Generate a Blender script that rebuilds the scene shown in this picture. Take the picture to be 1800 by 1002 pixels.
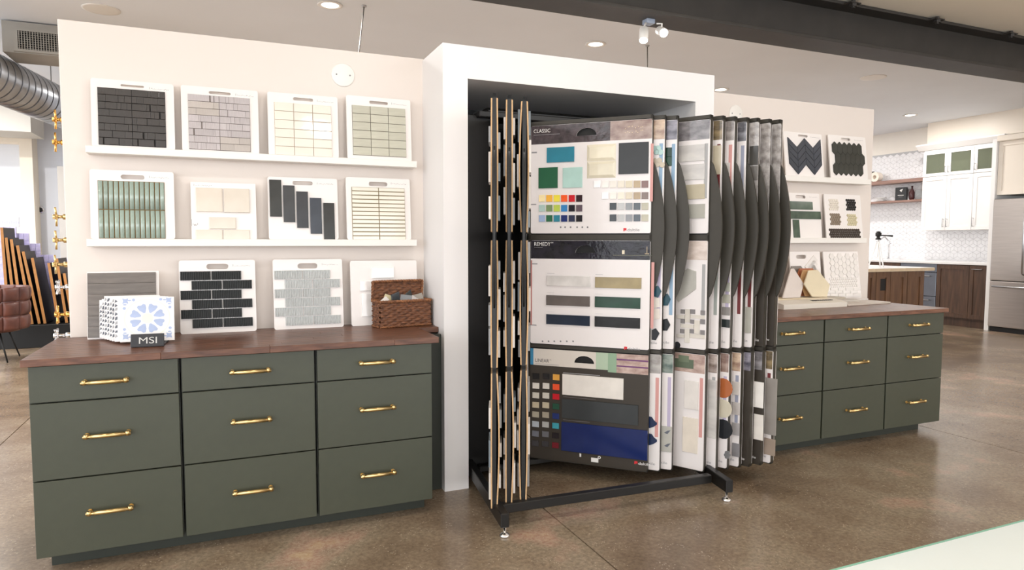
import bpy, bmesh, math, random
from mathutils import Vector, Matrix, Euler
random.seed(7)
R = math.radians
for ob in list(bpy.data.objects): bpy.data.objects.remove(ob, do_unlink=True)
SC = bpy.context.scene
COL = SC.collection

# ------------------------------------------------------------------ camera
F, YAW, PITCH, ROLL = 1185.99, 0.4038, 0.0663, 0.0020
CAM = Vector((0.6612, -2.8799, 1.2337))
_fw = Vector((math.sin(YAW)*math.cos(PITCH), math.cos(YAW)*math.cos(PITCH), -math.sin(PITCH)))
_r = Vector((math.cos(YAW), -math.sin(YAW), 0)); _u = _r.cross(_fw)
RT = _r*math.cos(ROLL)+_u*math.sin(ROLL); UP = _u*math.cos(ROLL)-_r*math.sin(ROLL)
cd = bpy.data.cameras.new('camera'); cam = bpy.data.objects.new('camera', cd); COL.objects.link(cam)
cd.sensor_width = 36; cd.lens = F/1800*36; cd.clip_start = .02; cd.clip_end = 200
m = Matrix.Identity(4)
for i, a in enumerate((RT, UP, -_fw)):
    for k in range(3): m[k][i] = a[k]
m.translation = CAM; cam.matrix_world = m; SC.camera = cam
def ray(px, py): return _fw + RT*((px-900)/F) - UP*((py-501)/F)
def on(px, py, ax, val):
    d = ray(px, py); return CAM + d*((val-CAM[ax])/d[ax])
def onX(px, py, v): return on(px, py, 0, v)
def onY(px, py, v): return on(px, py, 1, v)
def onZ(px, py, v): return on(px, py, 2, v)
def px_of(P):
    d = Vector(P)-CAM; return 900+F*d.dot(RT)/d.dot(_fw)

# ------------------------------------------------------------------ world, exposure
W = bpy.data.worlds.new('world'); SC.world = W; W.use_nodes = True
W.node_tree.nodes['Background'].inputs[0].default_value = (.93, .96, 1.0, 1)
W.node_tree.nodes['Background'].inputs[1].default_value = 4.0
SC.view_settings.view_transform = 'Standard'; SC.view_settings.look = 'None'
SC.view_settings.exposure = -0.02; SC.view_settings.gamma = 1; SC.view_settings.use_curve_mapping = False
LAMP_W = 9.5       # each downlight of the front ceiling
LAMP_REAR = 58.0    # each downlight behind the partitions and in the kitchen

# ------------------------------------------------------------------ materials
def lin(c):
    return tuple(((v/255)/12.92 if v <= 10 else ((v/255+.055)/1.055)**2.4) for v in c)
MATS = {}
def mat(name, c, rough=.5, metal=0, var=0, scale=8, bump=0, bscale=60, coat=0, emit=0, rnd=0, stretch=None, c2=None, alpha=None, trans=0, spec=.5):
    if name in MATS: return MATS[name]
    M = bpy.data.materials.new(name); M.use_nodes = True; nt = M.node_tree; N = nt.nodes; L = nt.links
    b = N['Principled BSDF']; rgb = lin(c)
    b.inputs['Base Color'].default_value = (*rgb, 1); b.inputs['Roughness'].default_value = rough
    b.inputs['Metallic'].default_value = metal; b.inputs['Coat Weight'].default_value = coat; b.inputs['Coat Roughness'].default_value = .08
    b.inputs['Transmission Weight'].default_value = trans; b.inputs['Specular IOR Level'].default_value = spec
    if emit:
        b.inputs['Emission Color'].default_value = (*rgb, 1); b.inputs['Emission Strength'].default_value = emit
    src = None
    def coords():
        tc = N.new('ShaderNodeTexCoord'); mp = N.new('ShaderNodeMapping'); L.new(tc.outputs['Object'], mp.inputs[0])
        if stretch: mp.inputs['Scale'].default_value = stretch
        return mp.outputs[0]
    if var:
        nz = N.new('ShaderNodeTexNoise'); nz.inputs['Scale'].default_value = scale; nz.inputs['Detail'].default_value = 5
        L.new(coords(), nz.inputs['Vector'])
        rp = N.new('ShaderNodeValToRGB'); e = rp.color_ramp.elements
        d = lin(c2) if c2 else tuple(max(0, v*(1-var)) for v in rgb)
        a = rgb if c2 else tuple(min(1, v*(1+var)) for v in rgb)
        e[0].position = .32; e[0].color = (*d, 1); e[1].position = .68; e[1].color = (*a, 1)
        L.new(nz.outputs['Fac'], rp.inputs[0]); src = rp.outputs[0]
    if rnd:
        oi = N.new('ShaderNodeObjectInfo'); hs = N.new('ShaderNodeHueSaturation'); mr = N.new('ShaderNodeMapRange')
        mr.inputs[3].default_value = 1-rnd; mr.inputs[4].default_value = 1+rnd
        L.new(oi.outputs['Random'], mr.inputs[0]); L.new(mr.outputs[0], hs.inputs['Value'])
        if src: L.new(src, hs.inputs['Color'])
        else: hs.inputs['Color'].default_value = (*rgb, 1)
        src = hs.outputs[0]
    if src: L.new(src, b.inputs['Base Color'])
    if bump:
        nb = N.new('ShaderNodeTexNoise'); nb.inputs['Scale'].default_value = bscale; nb.inputs['Detail'].default_value = 3
        L.new(coords(), nb.inputs['Vector'])
        bp = N.new('ShaderNodeBump'); bp.inputs['Strength'].default_value = bump; bp.inputs['Distance'].default_value = .01
        L.new(nb.outputs['Fac'], bp.inputs['Height']); L.new(bp.outputs[0], b.inputs['Normal'])
    MATS[name] = M; return M
def paint(c, rough=.45, **k):
    return mat('paint_%d_%d_%d_%d' % (*c, int(rough*100)), c, rough, **k)
def glaze(c, rough=.1, var=.06):
    return mat('glaze_%d_%d_%d_%d' % (*c, int(rough*100)), c, rough, var=var, scale=14, coat=.05, rnd=.05, spec=.28)

WALLN = mat('niche_paint', (236, 233, 231), .55, var=.008, scale=2)
WALL = mat('wall_paint', (230, 220, 212), .6, var=.012, scale=2, bump=.02, bscale=180)
WHITE = mat('white_paint', (240, 236, 230), .45, var=.01, scale=3)
CEIL = mat('ceiling_paint', (240, 244, 250), .75, var=.015, scale=1.5)
CEIL2 = mat('ceiling_cream_paint', (244, 238, 224), .75, var=.02, scale=1.5)
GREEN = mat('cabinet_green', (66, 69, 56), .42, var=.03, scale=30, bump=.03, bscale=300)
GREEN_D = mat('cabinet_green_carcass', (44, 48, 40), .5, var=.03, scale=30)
BRASS = mat('brass', (216, 188, 132), .28, 1, var=.06, scale=30)
GOLD = mat('gold_polished', (226, 178, 98), .16, 1, var=.05, scale=20)
CHROME = mat('chrome', (225, 225, 228), .1, 1, var=.03, scale=20)
WOOD = mat('walnut_stave', (118, 78, 57), .38, var=.3, scale=9, c2=(80, 48, 34), stretch=(1.2, 9, 9), rnd=.16, bump=.03, bscale=40, coat=.1)
RACK = mat('rack_olive_metal', (56, 52, 44), .5, var=.05, scale=20)
RACKB = mat('rack_black_metal', (18, 17, 16), .4, var=.05, scale=20)
BLACK = mat('black_matte', (14, 14, 14), .6, var=.1, scale=10)
MDF = mat('mdf_edge', (196, 160, 118), .7, var=.08, scale=60)
BOARD = mat('white_board', (240, 234, 230), .35, var=.01, scale=8)
PRINT = mat('white_print', (232, 226, 224), .28, var=.012, scale=6, coat=.2)
PRINTD = mat('dark_print', (60, 54, 47), .4, var=.03, scale=10, spec=.3)
INK = mat('ink_grey', (150, 148, 150), .6, var=.02)
INKD = mat('ink_dark', (40, 40, 44), .6, var=.02)
INKW = mat('ink_white', (235, 233, 230), .5, var=.02)
RED = mat('ink_red', (214, 40, 48), .5, var=.02)
STEEL = mat('stainless_steel', (186, 178, 172), .3, .85, var=.05, scale=3, stretch=(1, 1, 18), bump=.02, bscale=20)
STEEL_D = mat('dark_steel', (60, 57, 54), .5, .3, var=.12, scale=6, bump=.05, bscale=40)

def floor_mat():
    M = bpy.data.materials.new('polished_concrete'); M.use_nodes = True; nt = M.node_tree; N = nt.nodes; L = nt.links
    b = N['Principled BSDF']; g = N.new('ShaderNodeNewGeometry')
    def noise(s, d=6, r=.6):
        n = N.new('ShaderNodeTexNoise'); n.inputs['Scale'].default_value = s; n.inputs['Detail'].default_value = d; n.inputs['Roughness'].default_value = r
        L.new(g.outputs['Position'], n.inputs['Vector']); return n.outputs['Fac']
    def ramp(src, stops):
        r = N.new('ShaderNodeValToRGB'); e = r.color_ramp.elements
        while len(e) < len(stops): e.new(.5)
        for q, (p, c) in zip(e, stops): q.position = p; q.color = (*lin(c), 1)
        L.new(src, r.inputs[0]); return r.outputs[0]
    def mix(t, fac, a, c):
        x = N.new('ShaderNodeMix'); x.data_type = 'RGBA'; x.blend_type = t
        if isinstance(fac, float): x.inputs[0].default_value = fac
        else: L.new(fac, x.inputs[0])
        L.new(a, x.inputs[6])
        if isinstance(c, tuple): x.inputs[7].default_value = (*lin(c), 1)
        else: L.new(c, x.inputs[7])
        return x.outputs[2]
    base = ramp(noise(1.5, 9, .6), [(.3, (128, 110, 91)), (.48, (170, 152, 131)), (.56, (182, 167, 146)), (.72, (210, 197, 178))])
    fine = ramp(noise(55, 6, .75), [(.34, (96, 88, 80)), (.66, (160, 154, 146))])
    c = mix('OVERLAY', .8, base, fine)
    v = N.new('ShaderNodeTexVoronoi'); v.inputs['Scale'].default_value = 70; L.new(g.outputs['Position'], v.inputs['Vector'])
    lt = N.new('ShaderNodeMath'); lt.operation = 'LESS_THAN'; lt.inputs[1].default_value = .2; L.new(v.outputs['Distance'], lt.inputs[0])
    n2 = noise(9, 2); gt = N.new('ShaderNodeMath'); gt.operation = 'GREATER_THAN'; gt.inputs[1].default_value = .55; L.new(n2, gt.inputs[0])
    mu = N.new('ShaderNodeMath'); mu.operation = 'MULTIPLY'; L.new(lt.outputs[0], mu.inputs[0]); L.new(gt.outputs[0], mu.inputs[1])
    mu2 = N.new('ShaderNodeMath'); mu2.operation = 'MULTIPLY'; mu2.inputs[1].default_value = .6; L.new(mu.outputs[0], mu2.inputs[0])
    c = mix('MIX', mu2.outputs[0], c, (196, 180, 158))
    L.new(c, b.inputs['Base Color'])
    rr = N.new('ShaderNodeMapRange'); rr.inputs[3].default_value = .17; rr.inputs[4].default_value = .3; L.new(noise(1.2, 1), rr.inputs[0]); L.new(rr.outputs[0], b.inputs['Roughness'])
    b.inputs['Specular IOR Level'].default_value = .5
    return M
CONC = floor_mat()

# ------------------------------------------------------------------ object helpers
def link(name, me, parent=None):
    o = bpy.data.objects.new(name, me); COL.objects.link(o)
    if parent is not None: o.parent = parent
    return o
def tag(o, label=None, cat=None, group=None, kind=None):
    if label: o['label'] = label
    if cat: o['category'] = cat
    if group: o['group'] = group
    if kind: o['kind'] = kind
    return o
def thing(name, loc, label, cat, group=None, rz=0):
    o = bpy.data.objects.new(name, None); COL.objects.link(o); o.empty_display_size = .05
    o.location = loc; o.rotation_euler = (0, 0, rz)
    return tag(o, label, cat, group)
def bm_mesh(name, bm, mt, smooth=False):
    me = bpy.data.meshes.new(name); bm.normal_update(); bm.to_mesh(me); bm.free()
    for q in (mt if isinstance(mt, (list, tuple)) else [mt]): me.materials.append(q)
    if smooth:
        for p in me.polygons: p.use_smooth = True
    return me
def bbox(bm, lo, hi, mi=0):
    x0, y0, z0 = lo; x1, y1, z1 = hi
    v = [bm.verts.new(p) for p in ((x0,y0,z0),(x1,y0,z0),(x1,y1,z0),(x0,y1,z0),(x0,y0,z1),(x1,y0,z1),(x1,y1,z1),(x0,y1,z1))]
    for f in ((0,3,2,1),(4,5,6,7),(0,1,5,4),(1,2,6,5),(2,3,7,6),(3,0,4,7)):
        bm.faces.new([v[i] for i in f]).material_index = mi
def bevel_all(bm, r, seg=2):
    bmesh.ops.bevel(bm, geom=list(bm.edges), offset=r, segments=seg, affect='EDGES', profile=.6)
def box(name, lo, hi, mt, parent=None, bev=0, seg=2):
    c = [(a+b)/2 for a, b in zip(lo, hi)]
    bm = bmesh.new(); bbox(bm, [a-b for a, b in zip(lo, c)], [a-b for a, b in zip(hi, c)])
    if bev: bevel_all(bm, bev, seg)
    o = link(name, bm_mesh(name, bm, mt), parent); o.location = c
    return o
def boxes(name, lst, mt, parent=None, bev=0):
    bm = bmesh.new()
    for lo, hi in lst: bbox(bm, lo, hi)
    if bev: bevel_all(bm, bev, 1)
    return link(name, bm_mesh(name, bm, mt), parent)
def tube_bm(bm, pts, r, n=10, caps=True):
    pts = [Vector(p) for p in pts]; rs = r if isinstance(r, (list, tuple)) else [r]*len(pts); rings = []
    t0 = (pts[1]-pts[0]).normalized(); a = Vector((0, 0, 1)) if abs(t0.z) < .9 else Vector((1, 0, 0)); side = t0.cross(a).normalized()
    for i, p in enumerate(pts):
        t = (pts[min(i+1, len(pts)-1)]-pts[max(i-1, 0)])
        t = t.normalized() if t.length > 1e-9 else t0
        side = (side-t*side.dot(t)).normalized(); up = t.cross(side)
        rings.append([bm.verts.new(p+side*(rs[i]*math.cos(q*2*math.pi/n))+up*(rs[i]*math.sin(q*2*math.pi/n))) for q in range(n)])
    for A, B in zip(rings, rings[1:]):
        for q in range(n): bm.faces.new((A[q], A[(q+1) % n], B[(q+1) % n], B[q]))
    if caps:
        bm.faces.new(rings[0][::-1]); bm.faces.new(rings[-1])
def tube(name, pts, r, mt, parent=None, n=10, smooth=True):
    bm = bmesh.new(); tube_bm(bm, pts, r, n); bmesh.ops.recalc_face_normals(bm, faces=bm.faces)
    me = bm_mesh(name, bm, mt)
    if smooth:
        for p in me.polygons: p.use_smooth = len(p.vertices) == 4
    return link(name, me, parent)
def lathe(name, prof, mt, parent=None, n=28, loc=(0, 0, 0), rot=None):
    bm = bmesh.new(); rings = []
    for r, z in prof:
        rings.append([bm.verts.new((r*math.cos(q*2*math.pi/n), r*math.sin(q*2*math.pi/n), z)) for q in range(n)])
    for A, B in zip(rings, rings[1:]):
        for q in range(n): bm.faces.new((A[q], A[(q+1) % n], B[(q+1) % n], B[q]))
    bm.faces.new(rings[0][::-1]); bm.faces.new(rings[-1]); bmesh.ops.recalc_face_normals(bm, faces=bm.faces)
    o = link(name, bm_mesh(name, bm, mt, True), parent); o.location = loc
    if rot: o.rotation_euler = rot
    return o

class Frame:
    """a flat board in space: u runs along it, v up it, n out of its face; pixels of the photo land on the plane"""
    def __init__(s, o, ux, uz):
        s.o = Vector(o); s.ux = Vector(ux).normalized(); uz = Vector(uz); s.uz = (uz-s.ux*uz.dot(s.ux)).normalized(); s.n = s.ux.cross(s.uz)
    def loc(s, px, py, off=0):
        d = ray(px, py); o = s.o+s.n*off; t = (o-CAM).dot(s.n)/d.dot(s.n); P = CAM+d*t-o
        return P.dot(s.ux), P.dot(s.uz)
    def matrix(s):
        m = Matrix.Identity(4)
        for i, a in enumerate((s.ux, -s.n, s.uz)):
            for k in range(3): m[k][i] = a[k]
        m.translation = s.o; return m
    def empty(s, name, label, cat, group=None):
        o = bpy.data.objects.new(name, None); COL.objects.link(o); o.empty_display_size = .05; o.matrix_world = s.matrix()
        return tag(o, label, cat, group)

CACHE = {}
def tile_mesh(w, h, t, bev, mt):
    key = (round(w, 4), round(h, 4), round(t, 4), bev, mt.name)
    if key in CACHE: return CACHE[key]
    v = []; b = min(bev, w*.3, h*.3)
    for d, y in ((0, 0), (0, -t+b*.6), (b, -t)):
        for sx, sz in ((-1, -1), (1, -1), (1, 1), (-1, 1)): v.append((sx*(w/2-d), y, sz*(h/2-d)))
    f = [(3, 2, 1, 0)] + [(k*4+i, k*4+(i+1) % 4, k*4+4+(i+1) % 4, k*4+4+i) for k in (0, 1) for i in range(4)] + [(8, 9, 10, 11)]
    me = bpy.data.meshes.new('tile'); me.from_pydata(v, [], f); me.materials.append(mt); me.validate(); CACHE[key] = me
    return me
def tile(par, u0, u1, v0, v1, y, t, mt, bev=.0015, name='tile'):
    if u1 < u0: u0, u1 = u1, u0
    if v1 < v0: v0, v1 = v1, v0
    o = link(name, tile_mesh(u1-u0, v1-v0, t, bev, mt), par); o.location = ((u0+u1)/2, y, (v0+v1)/2)
    return o
def prism_mesh(pts, t, bev, mt):
    n = len(pts); cx = sum(p[0] for p in pts)/n; cz = sum(p[1] for p in pts)/n
    rad = min(math.hypot(p[0]-cx, p[1]-cz) for p in pts); k = 1-min(.4, bev/max(rad, 1e-5))
    v = [(x, 0, z) for x, z in pts]+[(x, -t+bev*.6, z) for x, z in pts]+[(cx+(x-cx)*k, -t, cz+(z-cz)*k) for x, z in pts]
    f = [tuple(range(n))[::-1], tuple(range(2*n, 3*n))]+[(q*n+i, q*n+(i+1) % n, q*n+n+(i+1) % n, q*n+n+i) for q in (0, 1) for i in range(n)]
    me = bpy.data.meshes.new('tile'); me.from_pydata(v, [], f); me.materials.append(mt); me.validate()
    return me
def ccw(p):
    a = sum(p[i][0]*p[(i+1) % len(p)][1]-p[(i+1) % len(p)][0]*p[i][1] for i in range(len(p)))
    return p if a > 0 else p[::-1]
def prism(par, pts, y, t, mt, bev=.0012, name='tile'):
    pts = ccw(pts); n = len(pts); cx = sum(p[0] for p in pts)/n; cz = sum(p[1] for p in pts)/n
    o = link(name, prism_mesh([(p[0]-cx, p[1]-cz) for p in pts], t, bev, mt), par); o.location = (cx, y, cz)
    return o
def rrect(u0, u1, v0, v1, r, n=5):
    out = []
    for cx, cz, a in ((u1-r, v0+r, -90), (u1-r, v1-r, 0), (u0+r, v1-r, 90), (u0+r, v0+r, 180)):
        for i in range(n+1):
            q = R(a+90*i/n); out.append((cx+r*math.cos(q), cz+r*math.sin(q)))
    return out
def plate(name, par, outline, holes, y, t, mt, edge=None):
    """flat plate with real holes (filled curve turned into a mesh); face towards -y"""
    cu = bpy.data.curves.new(name, 'CURVE'); cu.dimensions = '2D'; cu.fill_mode = 'BOTH'; cu.extrude = t/2
    for loop in [outline]+holes:
        sp = cu.splines.new('POLY'); sp.points.add(len(loop)-1); sp.use_cyclic_u = True
        for p, q in zip(sp.points, loop): p.co = (q[0], q[1], 0, 1)
    tmp = bpy.data.objects.new('tmp', cu); me = bpy.data.meshes.new_from_object(tmp); bpy.data.objects.remove(tmp); bpy.data.curves.remove(cu)
    me.name = name; me.transform(Matrix.Translation((0, -t/2, 0)) @ Matrix.Rotation(R(90), 4, 'X')); me.materials.clear(); me.materials.append(mt)
    if edge:
        me.materials.append(edge)
        for p in me.polygons: p.material_index = 1 if abs(p.normal.y) < .5 else 0
    o = link(name, me, par); o.location = (0, y, 0)
    return o
def text(par, s, u, v, h, y, mt, width=None, name='lettering', sx=1):
    """flat printed lettering, (u, v) its lower left corner, h capital height"""
    cu = bpy.data.curves.new('t', 'FONT'); cu.body = s; cu.size = h/.7; cu.fill_mode = 'FRONT'
    tmp = bpy.data.objects.new('tmp', cu); me = bpy.data.meshes.new_from_object(tmp); bpy.data.objects.remove(tmp); bpy.data.curves.remove(cu)
    me.name = name; xs = [q.co.x for q in me.vertices] or [0, 1]
    k = width/(max(xs)-min(xs)) if width else sx
    me.transform(Matrix.Rotation(R(90), 4, 'X') @ Matrix.Diagonal((k, 1, 1, 1)) @ Matrix.Translation((-min(xs), 0, 0))); me.materials.clear(); me.materials.append(mt)
    o = link(name, me, par); o.location = (u, y, v)
    return o
def flat(par, u0, u1, v0, v1, y, mt, name='print'):
    return tile(par, u0, u1, v0, v1, y, .0006, mt, .0002, name)
def copy_tree(o, parent=None):
    c = o.copy(); COL.objects.link(c)
    if parent is not None: c.parent = parent
    for ch in o.children: copy_tree(ch, c)
    return c

# ------------------------------------------------------------------ main measures (metres)
YW, YW2 = .58, .74            # faces of the left and right partitions
YB = .227                     # front of the display niche
ZC = .805                     # sample counters
ZW = 2.16                     # partition height
CZ = 3.05                     # ceiling

# ------------------------------------------------------------------ floor slabs with saw-cut joints
fl = tag(box('floor', (-9, -9, -.2), (14, 12, -.012), BLACK), kind='structure')
fl2 = fl
xs = [-9, -6.5, -3.6, -.6, 1.99, 4.92, 7.9, 10.9, 14]; ys = [-9, -4.6, -1.7, 1.2, 4.4, 7.4, 12]
for a in range(len(xs)-1):
    for b_ in range(len(ys)-1):
        g = .003
        joined_y = ys[b_] in (-1.7, 1.2)
        o = box('concrete_slab', (xs[a]+g, ys[b_]+(0 if joined_y else g), -.012), (xs[a+1]-g, ys[b_+1]-(0 if ys[b_+1] in (-1.7, 1.2) else g), 0), CONC)
        o.parent = fl; o.matrix_parent_inverse = Matrix.Translation(fl.location).inverted()

# ------------------------------------------------------------------ ceilings, steel beam
tag(box('ceiling', (-3.2, .86, CZ), (14, 12, CZ+.2), CEIL), kind='structure')
tag(box('ceiling_front', (-3.2, -9, 2.945), (14, .86, CZ+.2), CEIL2), kind='structure')
bt = thing('steel_beam', (4, .86, 2.65), 'dark grey painted steel I-beam running under the ceiling', 'beam')
def loc_box(name, lo, hi, mt, par, bev=0):
    o = box(name, lo, hi, mt, par, bev); return o
loc_box('bottom_flange', (-7.2, -.125, 0), (9.9, .125, .022), STEEL_D, bt, .004)
loc_box('web', (-7.2, -.012, .022), (9.9, .012, .27), STEEL_D, bt)
loc_box('top_flange', (-7.2, -.125, .27), (9.9, .125, .292), STEEL_D, bt, .004)
for px, py in ((1455, 13), (1592, 42), (1712, 67), (1330, -15)):
    P = onZ(px, py+8, 2.93); x = P.x-4
    bm = bmesh.new(); bbox(bm, (x-.05, -.185, .268), (x+.05, -.105, .276)); tube_bm(bm, [(x, -.16, .24), (x, -.16, .3)], .014, 6); tube_bm(bm, [(x, -.16, .248), (x, -.16, .268)], .026, 6)
    link('clamp_bolt', bm_mesh('clamp_bolt', bm, STEEL_D), bt)

# ------------------------------------------------------------------ partitions and niche
px0 = onY(112, 315, YW).x; px1 = onY(1532, 330, YW2).x
zwl = (onY(105, 35, YW).z+onY(752, 103, YW).z)/2; zwr = (onY(1310, 170, YW2).z+onY(1537, 190, YW2).z)/2
tag(box('wall_left', (px0, YW, 0), (1.64, YW+.14, zwl), WALL, bev=.004), kind='structure')
tag(box('wall_right', (3.2, YW2, 0), (px1, YW2+.14, zwr), WALL, bev=.004), kind='structure')
BX0, BX1, OX0, OX1, ZO = 1.632, 3.225, 1.756, 3.097, 2.005
bm = bmesh.new()
bbox(bm, (BX0, YB, 0), (OX0, 1.0, ZW)); bbox(bm, (OX1, YB, 0), (BX1, 1.0, ZW)); bbox(bm, (OX0, YB, ZO), (OX1, 1.0, ZW))
tag(link('wall_niche', bm_mesh('wall_niche', bm, WALLN)), kind='structure')
tag(box('wall_niche_back', (OX0, .96, 0), (OX1, 1.02, ZO), BLACK), kind='structure')

# ------------------------------------------------------------------ background walls of the showroom
BACK = mat('far_wall_paint', (214, 218, 226), .7, var=.015, scale=2)
tag(box('wall_back', (-3.2, 8.6, 0), (11.3, 8.8, CZ), BACK), kind='structure')
tag(box('wall_kitchen', (11.05, .6, 0), (11.3, 8.6, CZ), mat('kitchen_wall_paint', (244, 238, 228), .6, var=.01)), kind='structure')
tag(box('wall_side', (11.05, -9, 0), (11.3, .6, CZ), WALL), kind='structure')

# ------------------------------------------------------------------ drawer cabinets
def pull_mesh():
    bm = bmesh.new(); L_ = .155
    tube_bm(bm, [(-L_/2, -.03, 0), (L_/2, -.03, 0)], .0066, 10)
    tube_bm(bm, [(-.052, -.03, 0), (.052, -.03, 0)], .0086, 12)
    for s in (-1, 1):
        tube_bm(bm, [(s*.067, 0, 0), (s*.067, -.032, 0)], .005, 8); tube_bm(bm, [(s*.067, 0, 0), (s*.067, -.004, 0)], .009, 10)
        tube_bm(bm, [(s*.067, -.03, -.007), (s*.067, -.03, .010)], .0082, 8)
    bmesh.ops.recalc_face_normals(bm, faces=bm.faces)
    me = bm_mesh('handle', bm, BRASS)
    for p in me.polygons: p.use_smooth = len(p.vertices) == 4
    return me
PULL = pull_mesh()
ROWS = [(.641, .778), (.353, .641), (.065, .353)]
def cabinet(x0, x1, y, label, toe0=0, toe1=0, yb=.5):
    t = thing('drawer_cabinet', (x0, y, 0), label, 'cabinet', 'dark green drawer cabinets')
    w = x1-x0
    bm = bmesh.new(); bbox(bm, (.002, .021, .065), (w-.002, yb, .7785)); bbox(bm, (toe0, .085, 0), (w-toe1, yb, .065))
    link('body', bm_mesh('body', bm, GREEN_D), t)
    for i, (a, b) in enumerate(ROWS):
        g = .0025 if i else 0
        d = box('drawer', (.006, 0, a+.0025), (w-.006, .02, b-.0025), GREEN, t, .0012, 1)
        h = link('handle', PULL, d); h.location = (0, -.01, ((a+b)/2 + (.012 if i else 0))-(a+b)/2)
    return t
CL = [0, .495, 1.003, 1.509]
nm = ['below the flower-patterned tile stack', 'below the charcoal and grey ribbed tile boards', 'below the wicker basket']
for i in range(3): cabinet(CL[i], CL[i+1], 0, 'dark green three-drawer cabinet with brass pulls '+nm[i], toe0=.035 if i == 0 else 0, toe1=.02 if i == 2 else 0)
CR = [3.355, 3.875, 4.402, 4.92]
nm = ['half hidden behind the wing display', 'below the white box of hexagon samples', 'below the loose stone slabs, by the kitchen']
for i in range(3): cabinet(CR[i], CR[i+1], 0, 'dark green three-drawer cabinet with brass pulls '+nm[i], toe1=.085 if i == 2 else 0, yb=.66)
tag(box('filler_panel', (1.511, .27, .002), (BX0-.002, .29, .774), GREEN_D), 'dark green filler strip between drawer cabinet and niche wall', 'panel')

def countertop(x0, x1, y0, y1, label, extra=None):
    t = thing('countertop', (x0, y0, ZC-.026), label, 'countertop', 'walnut butcher block countertops')
    n = 12; dy = (y1-y0)/n; w = x1-x0; rs = random.Random(int(x0*100)+5)
    for r_ in range(n):
        cuts = [0]; x = 0
        while x < w:
            x += rs.uniform(.35, .75)
            cuts.append(min(x, w))
        if cuts[-1]-cuts[-2] < .12 and len(cuts) > 2: cuts.pop(-2)
        for a, b in zip(cuts, cuts[1:]): box('wood_stave', (a, r_*dy, 0), (b-.0003, r_*dy+dy-.0003, .026), WOOD, t, .0012, 1)
    for lo, hi in (extra or []): box('wood_stave', lo, hi, WOOD, t, .002, 1)
    return t
countertop(-.012, 1.531, -.022, YW-.001, 'reddish walnut butcher block top carrying the flower tiles and wicker basket', [((1.5435, .335, 0), (1.642, .6, .026))])
countertop(3.34, 4.928, -.022, YW2-.001, 'reddish walnut butcher block top carrying the hexagon samples and stone slabs')

# ------------------------------------------------------------------ picture ledges
LEDGE = {}
def ledge(key, l, r_, top, bot, yw, label):
    A = onY(*l, yw-.085); B = onY(*r_, yw-.085); zt = (onY(l[0], top[0], yw-.085).z+onY(r_[0], top[1], yw-.085).z)/2; zb = (onY(l[0], bot[0], yw-.085).z+onY(r_[0], bot[1], yw-.085).z)/2
    tag(box('wall_shelf', (A.x, yw-.085, zb), (B.x, yw-.0005, zt), WHITE, None, .002, 1), label, 'shelf', 'white wall ledges'); LEDGE[key] = zt
ledge('L1', (150, 265), (733, 287), (258, 281), (270, 293), YW, 'white wall ledge holding the black brick mosaic board')
ledge('L2', (152, 428), (733, 427), (420, 421), (433, 433), YW, 'white wall ledge holding the sage green stick tile board')
ledge('R1', (1340, 310), (1531, 322), (304, 317), (314, 326), YW2, 'white wall ledge holding the navy chevron board')
ledge('R2', (1340, 424), (1524, 423), (418, 418), (427.5, 427), YW2, 'white wall ledge holding the dark green marble tile board')

# ------------------------------------------------------------------ sample boards
def scribble(par, u, v, w, h, y=-.0002, n=13, mt=INK, seed=1):
    rs = random.Random(seed); bm = bmesh.new()
    x = 0
    for i in range(n):
        ww = w/n; hh = h*rs.uniform(.25, .55); zz = rs.uniform(0, h*.4)
        bbox(bm, (u+i*ww+ww*.15, y-.0002, v+zz), (u+i*ww+ww*rs.uniform(.5, .9), y, v+zz+hh*.5))
    bbox(bm, (u-.006, y-.0002, v), (u-.0045, y, v+h))
    return link('brand_print', bm_mesh('brand_print', bm, mt), par)
def board(TL, TR, y0, z0, tilt, label, slot=None, mt=BOARD, brand=True, group='tile sample boards', rad=.01, th=.009):
    fr = Frame((0, y0, z0), (1, 0, 0), (0, math.sin(R(tilt)), math.cos(R(tilt))))
    u0, v0 = fr.loc(*TL); u1, v1 = fr.loc(*TR); fr.o = fr.o+fr.ux*u0; w = u1-u0; h = (v0+v1)/2
    e = fr.empty('sample_board', label, 'sample board', group)
    holes = []
    if slot:
        a, b = fr.loc(slot[0], slot[1]), fr.loc(slot[2], slot[3]); hh = abs(a[1]-b[1]) ; cz = (a[1]+b[1])/2; hh = min(hh, .026)
        holes = [rrect(a[0], b[0], cz-hh/2, cz+hh/2, hh*.499)[::-1]]
    plate('panel', e, rrect(0, w, 0, h, rad), holes, th, th, mt)
    if brand: scribble(e, w*.72, h-.03, w*.22, .01, seed=int(TL[0]))
    fr.w, fr.h, fr.e = w, h, e
    return fr
def rect(fr, x0, y0, x1, y1, mt, t=.007, bev=.0015, name='tile'):
    a = fr.loc(x0, y0); b = fr.loc(x1, y1)
    return tile(fr.e, a[0], b[0], b[1], a[1], 0, t, mt, bev, name)
def grid(fr, x0, y0, x1, y1, rows, cols, gap, mt, t=.007, bev=.0015, jit=.0008):
    a = fr.loc(x0, y0); b = fr.loc(x1, y1); w = (b[0]-a[0])/cols; h = (a[1]-b[1])/rows
    for r_ in range(rows):
        for c in range(cols):
            o = tile(fr.e, a[0]+c*w+gap/2, a[0]+(c+1)*w-gap/2, a[1]-(r_+1)*h+gap/2, a[1]-r_*h-gap/2, 0, t, mt if not isinstance(mt, list) else random.choice(mt), bev)
            o.rotation_euler = (random.uniform(-1, 1)*R(.5), 0, random.uniform(-1, 1)*R(.5)); o.location.y -= random.uniform(0, jit)
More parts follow.
